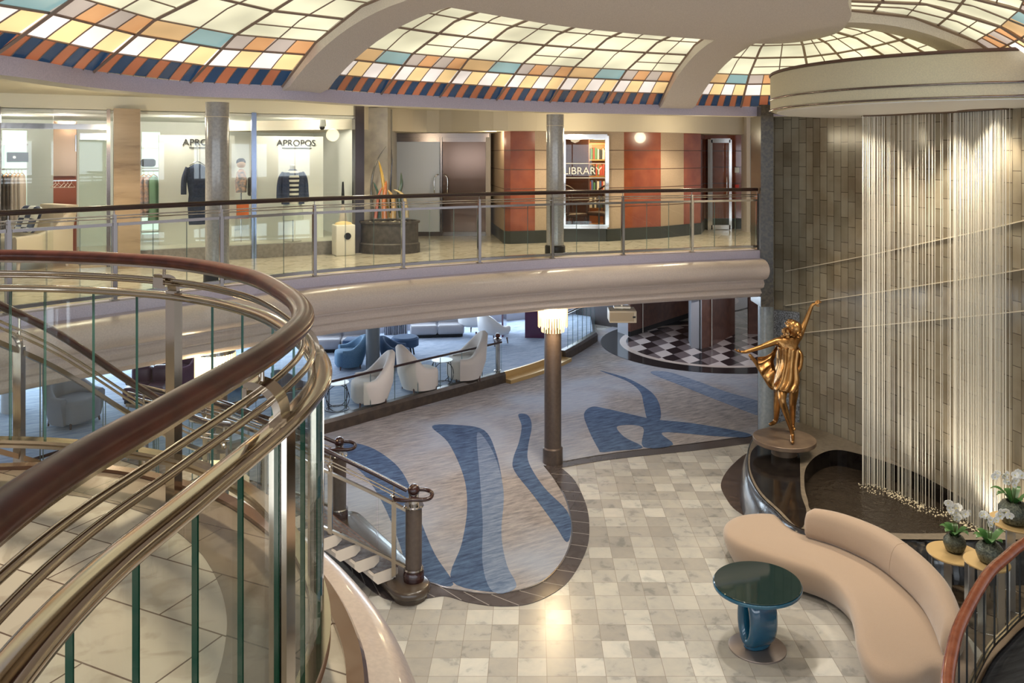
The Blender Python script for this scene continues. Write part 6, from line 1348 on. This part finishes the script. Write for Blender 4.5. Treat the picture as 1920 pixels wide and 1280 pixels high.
# glass panes: their joints as seen in the photograph
js = [FL_[0]+.05]+[s_at_px(px) for px in (-140, -70, 0, 70, 150, 228, 305, 378, 436, 484, 525, 556)]
s_near = s_at_px(488, False); s = js[-1]; 
while s < FL_[-1]-.16: s += .20; js.append(s)
js = sorted(js)
for a, b in zip(js, js[1:]):
    if b-a < .05: continue
    mb = MB(); mb.sweep([v3(p, HZ-.178-.40) for p in sub(FP, FL_, a+.003, b-.003, 4)], RECT(.012 if a > s_at_px(560) else .008, .78, OUT), mis=[1, 0, 1, 0]); mb.m[-1] = mb.m[-2] = 1; obj('glass_panel', mb, [GLASS, GEDGE if a > s_at_px(560) else GEDGE3], t, None, True)
for s in (s_at_px(-190), s_at_px(307), s_at_px(562), s_near+.02, FL_[-1]-.25):
    p = at(FP, FL_, s); q = at(FP, FL_, s+.03)-at(FP, FL_, s-.03); q.normalize(); nn = Vector((q.y, -q.x, 0)); rz = math.atan2(q.y, q.x); c = p+nn*(OUT+.0)
    mb = MB(); mb.box((c.x, c.y, (LZ2+HZ-.15)/2), (.062, .046, HZ-.15-LZ2), rz)
    # cane shaped head reaching in to the thin rails
    arc = [v3(c, HZ-.16), v3(c, HZ-.12)+nn*.006, v3(c, HZ-.085)+nn*.03, v3(c, HZ-.07)+nn*.065, v3(c, HZ-.072)+nn*.09]
    arc = spline(arc, 4); rings = []
    for i, w in enumerate(arc): d = (arc[min(i+1, len(arc)-1)]-arc[max(i-1, 0)]).normalized(); u = q.cross(d); rings.append([w-q*.031-u*.010, w+q*.031-u*.010, w+q*.031+u*.010, w-q*.031+u*.010])
    mb.loft(rings, True, True); e_ = v3(c, HZ-.10)+nn*.085; mb.box(e_, (.07, .012, .05), rz)
    pt = obj('post', mb, STEELW, t, 40, True)
    mb = MB(); w = v3(p, 0); mb.tube([(w.x, w.y, HZ-.085), (w.x, w.y, HZ-.02)], .008, 8); obj('stem', mb, STEELW, t, 60, True)
# ================================================================ STAIR HEAD AT THE RIGHT EDGE
SP2 = spline([Vector((*P(*p, 2.6), 0)) for p in [(1790, 1420), (1776, 1300), (1785, 1222), (1805, 1160), (1850, 1080), (1885, 1046), (1920, 1018), (1990, 978), (2080, 945)]], 8); SL2 = lengths(SP2)
t = thing('right_stair_railing', 'curved cherry wood handrail with slender glass panes at the bottom right corner', 'railing', (0, 0, 2.05))
mb = MB(); mb.sweep([v3(p, 2.6) for p in SP2], CIRC(.033, n=12)); obj('handrail', mb, WOODR2, t, 60, True)
mb = MB(); mb.sweep([v3(p, 2.12) for p in SP2], RECT(.03, .02)); obj('bottom_rail', mb, STEELW, t, 50, True)
k = 0; s = .02
while s < SL2[-1]-.2:
    mb = MB(); mb.sweep([v3(p, 2.345) for p in sub(SP2, SL2, s+.004, s+.216, 3)], RECT(.01, .43), mis=[1, 0, 1, 0]); mb.m[-1] = mb.m[-2] = 1; obj('glass_panel', mb, [GLASS, mat('glass_edge_black', (.02, .022, .025), .3)], t, None, True); s += .22
q = [tuple(p[:2]) for p in SP2]
mb = MB(); mb.prism(q+[(7, 6), (7, 2.5)], 1.85, 2.04); struct('floor_right_stair', mb, CDARK)
mb = MB(); mb.sweep([v3(p, 2.06) for p in SP2], [(-.02, -.03), (.02, -.03), (.02, .0), (-.02, .0)]); o = obj('trim_right_stair', mb, DSTEEL); o['kind'] = 'structure'
# ================================================================ THE REST OF THE ATRIUM BEHIND THE VIEWER
REARW = mat('rear_wall_wood', (.20, .11, .06), .4, noise=(3, (.26, .15, .09), 6))
mb = MB(); seg_wall(mb, Vector((-15, -5, 0)), Vector((13, -5, 0)), -.0, 7.0, 0, -.1); struct('wall_rear', mb, REARW)
DAY2 = mat('stern_daylight_window', (.1, .1, .1), .3, emit=(.80, .90, 1.0), estr=4.5)
k = 40
for z0, z1 in ((4.25, 5.75), (.8, 2.3)):
    for i in range(11):
        x = -13.5+i*2.4; mb = MB(); mb.box((x+.9, -4.86, (z0+z1)/2), (1.75, .04, z1-z0)); mb.box((x+.9, -4.83, (z0+z1)/2), (.05, .05, z1-z0), 0, 1); mb.box((x+.9, -4.83, z0), (1.9, .06, .08), 0, 1); mb.box((x+.9, -4.83, z1), (1.9, .06, .08), 0, 1); struct('window_%d' % k, mb, [DAY2, WHITE]); k += 1
mb = MB(); mb.box((-1, -1.9, 6.3), (28, 6.0, .1)); struct('ceiling_rear', mb, TAUPE)
mb = MB(); mb.box((-1, -3.7, DZ-.2), (28, 2.4, .4)); struct('floor_rear_balcony', mb, CREAM)
mb = MB(); mb.box((-1, -1.6, -.15), (28, 7.2, .28)); struct('floor_rear', mb, TILE)
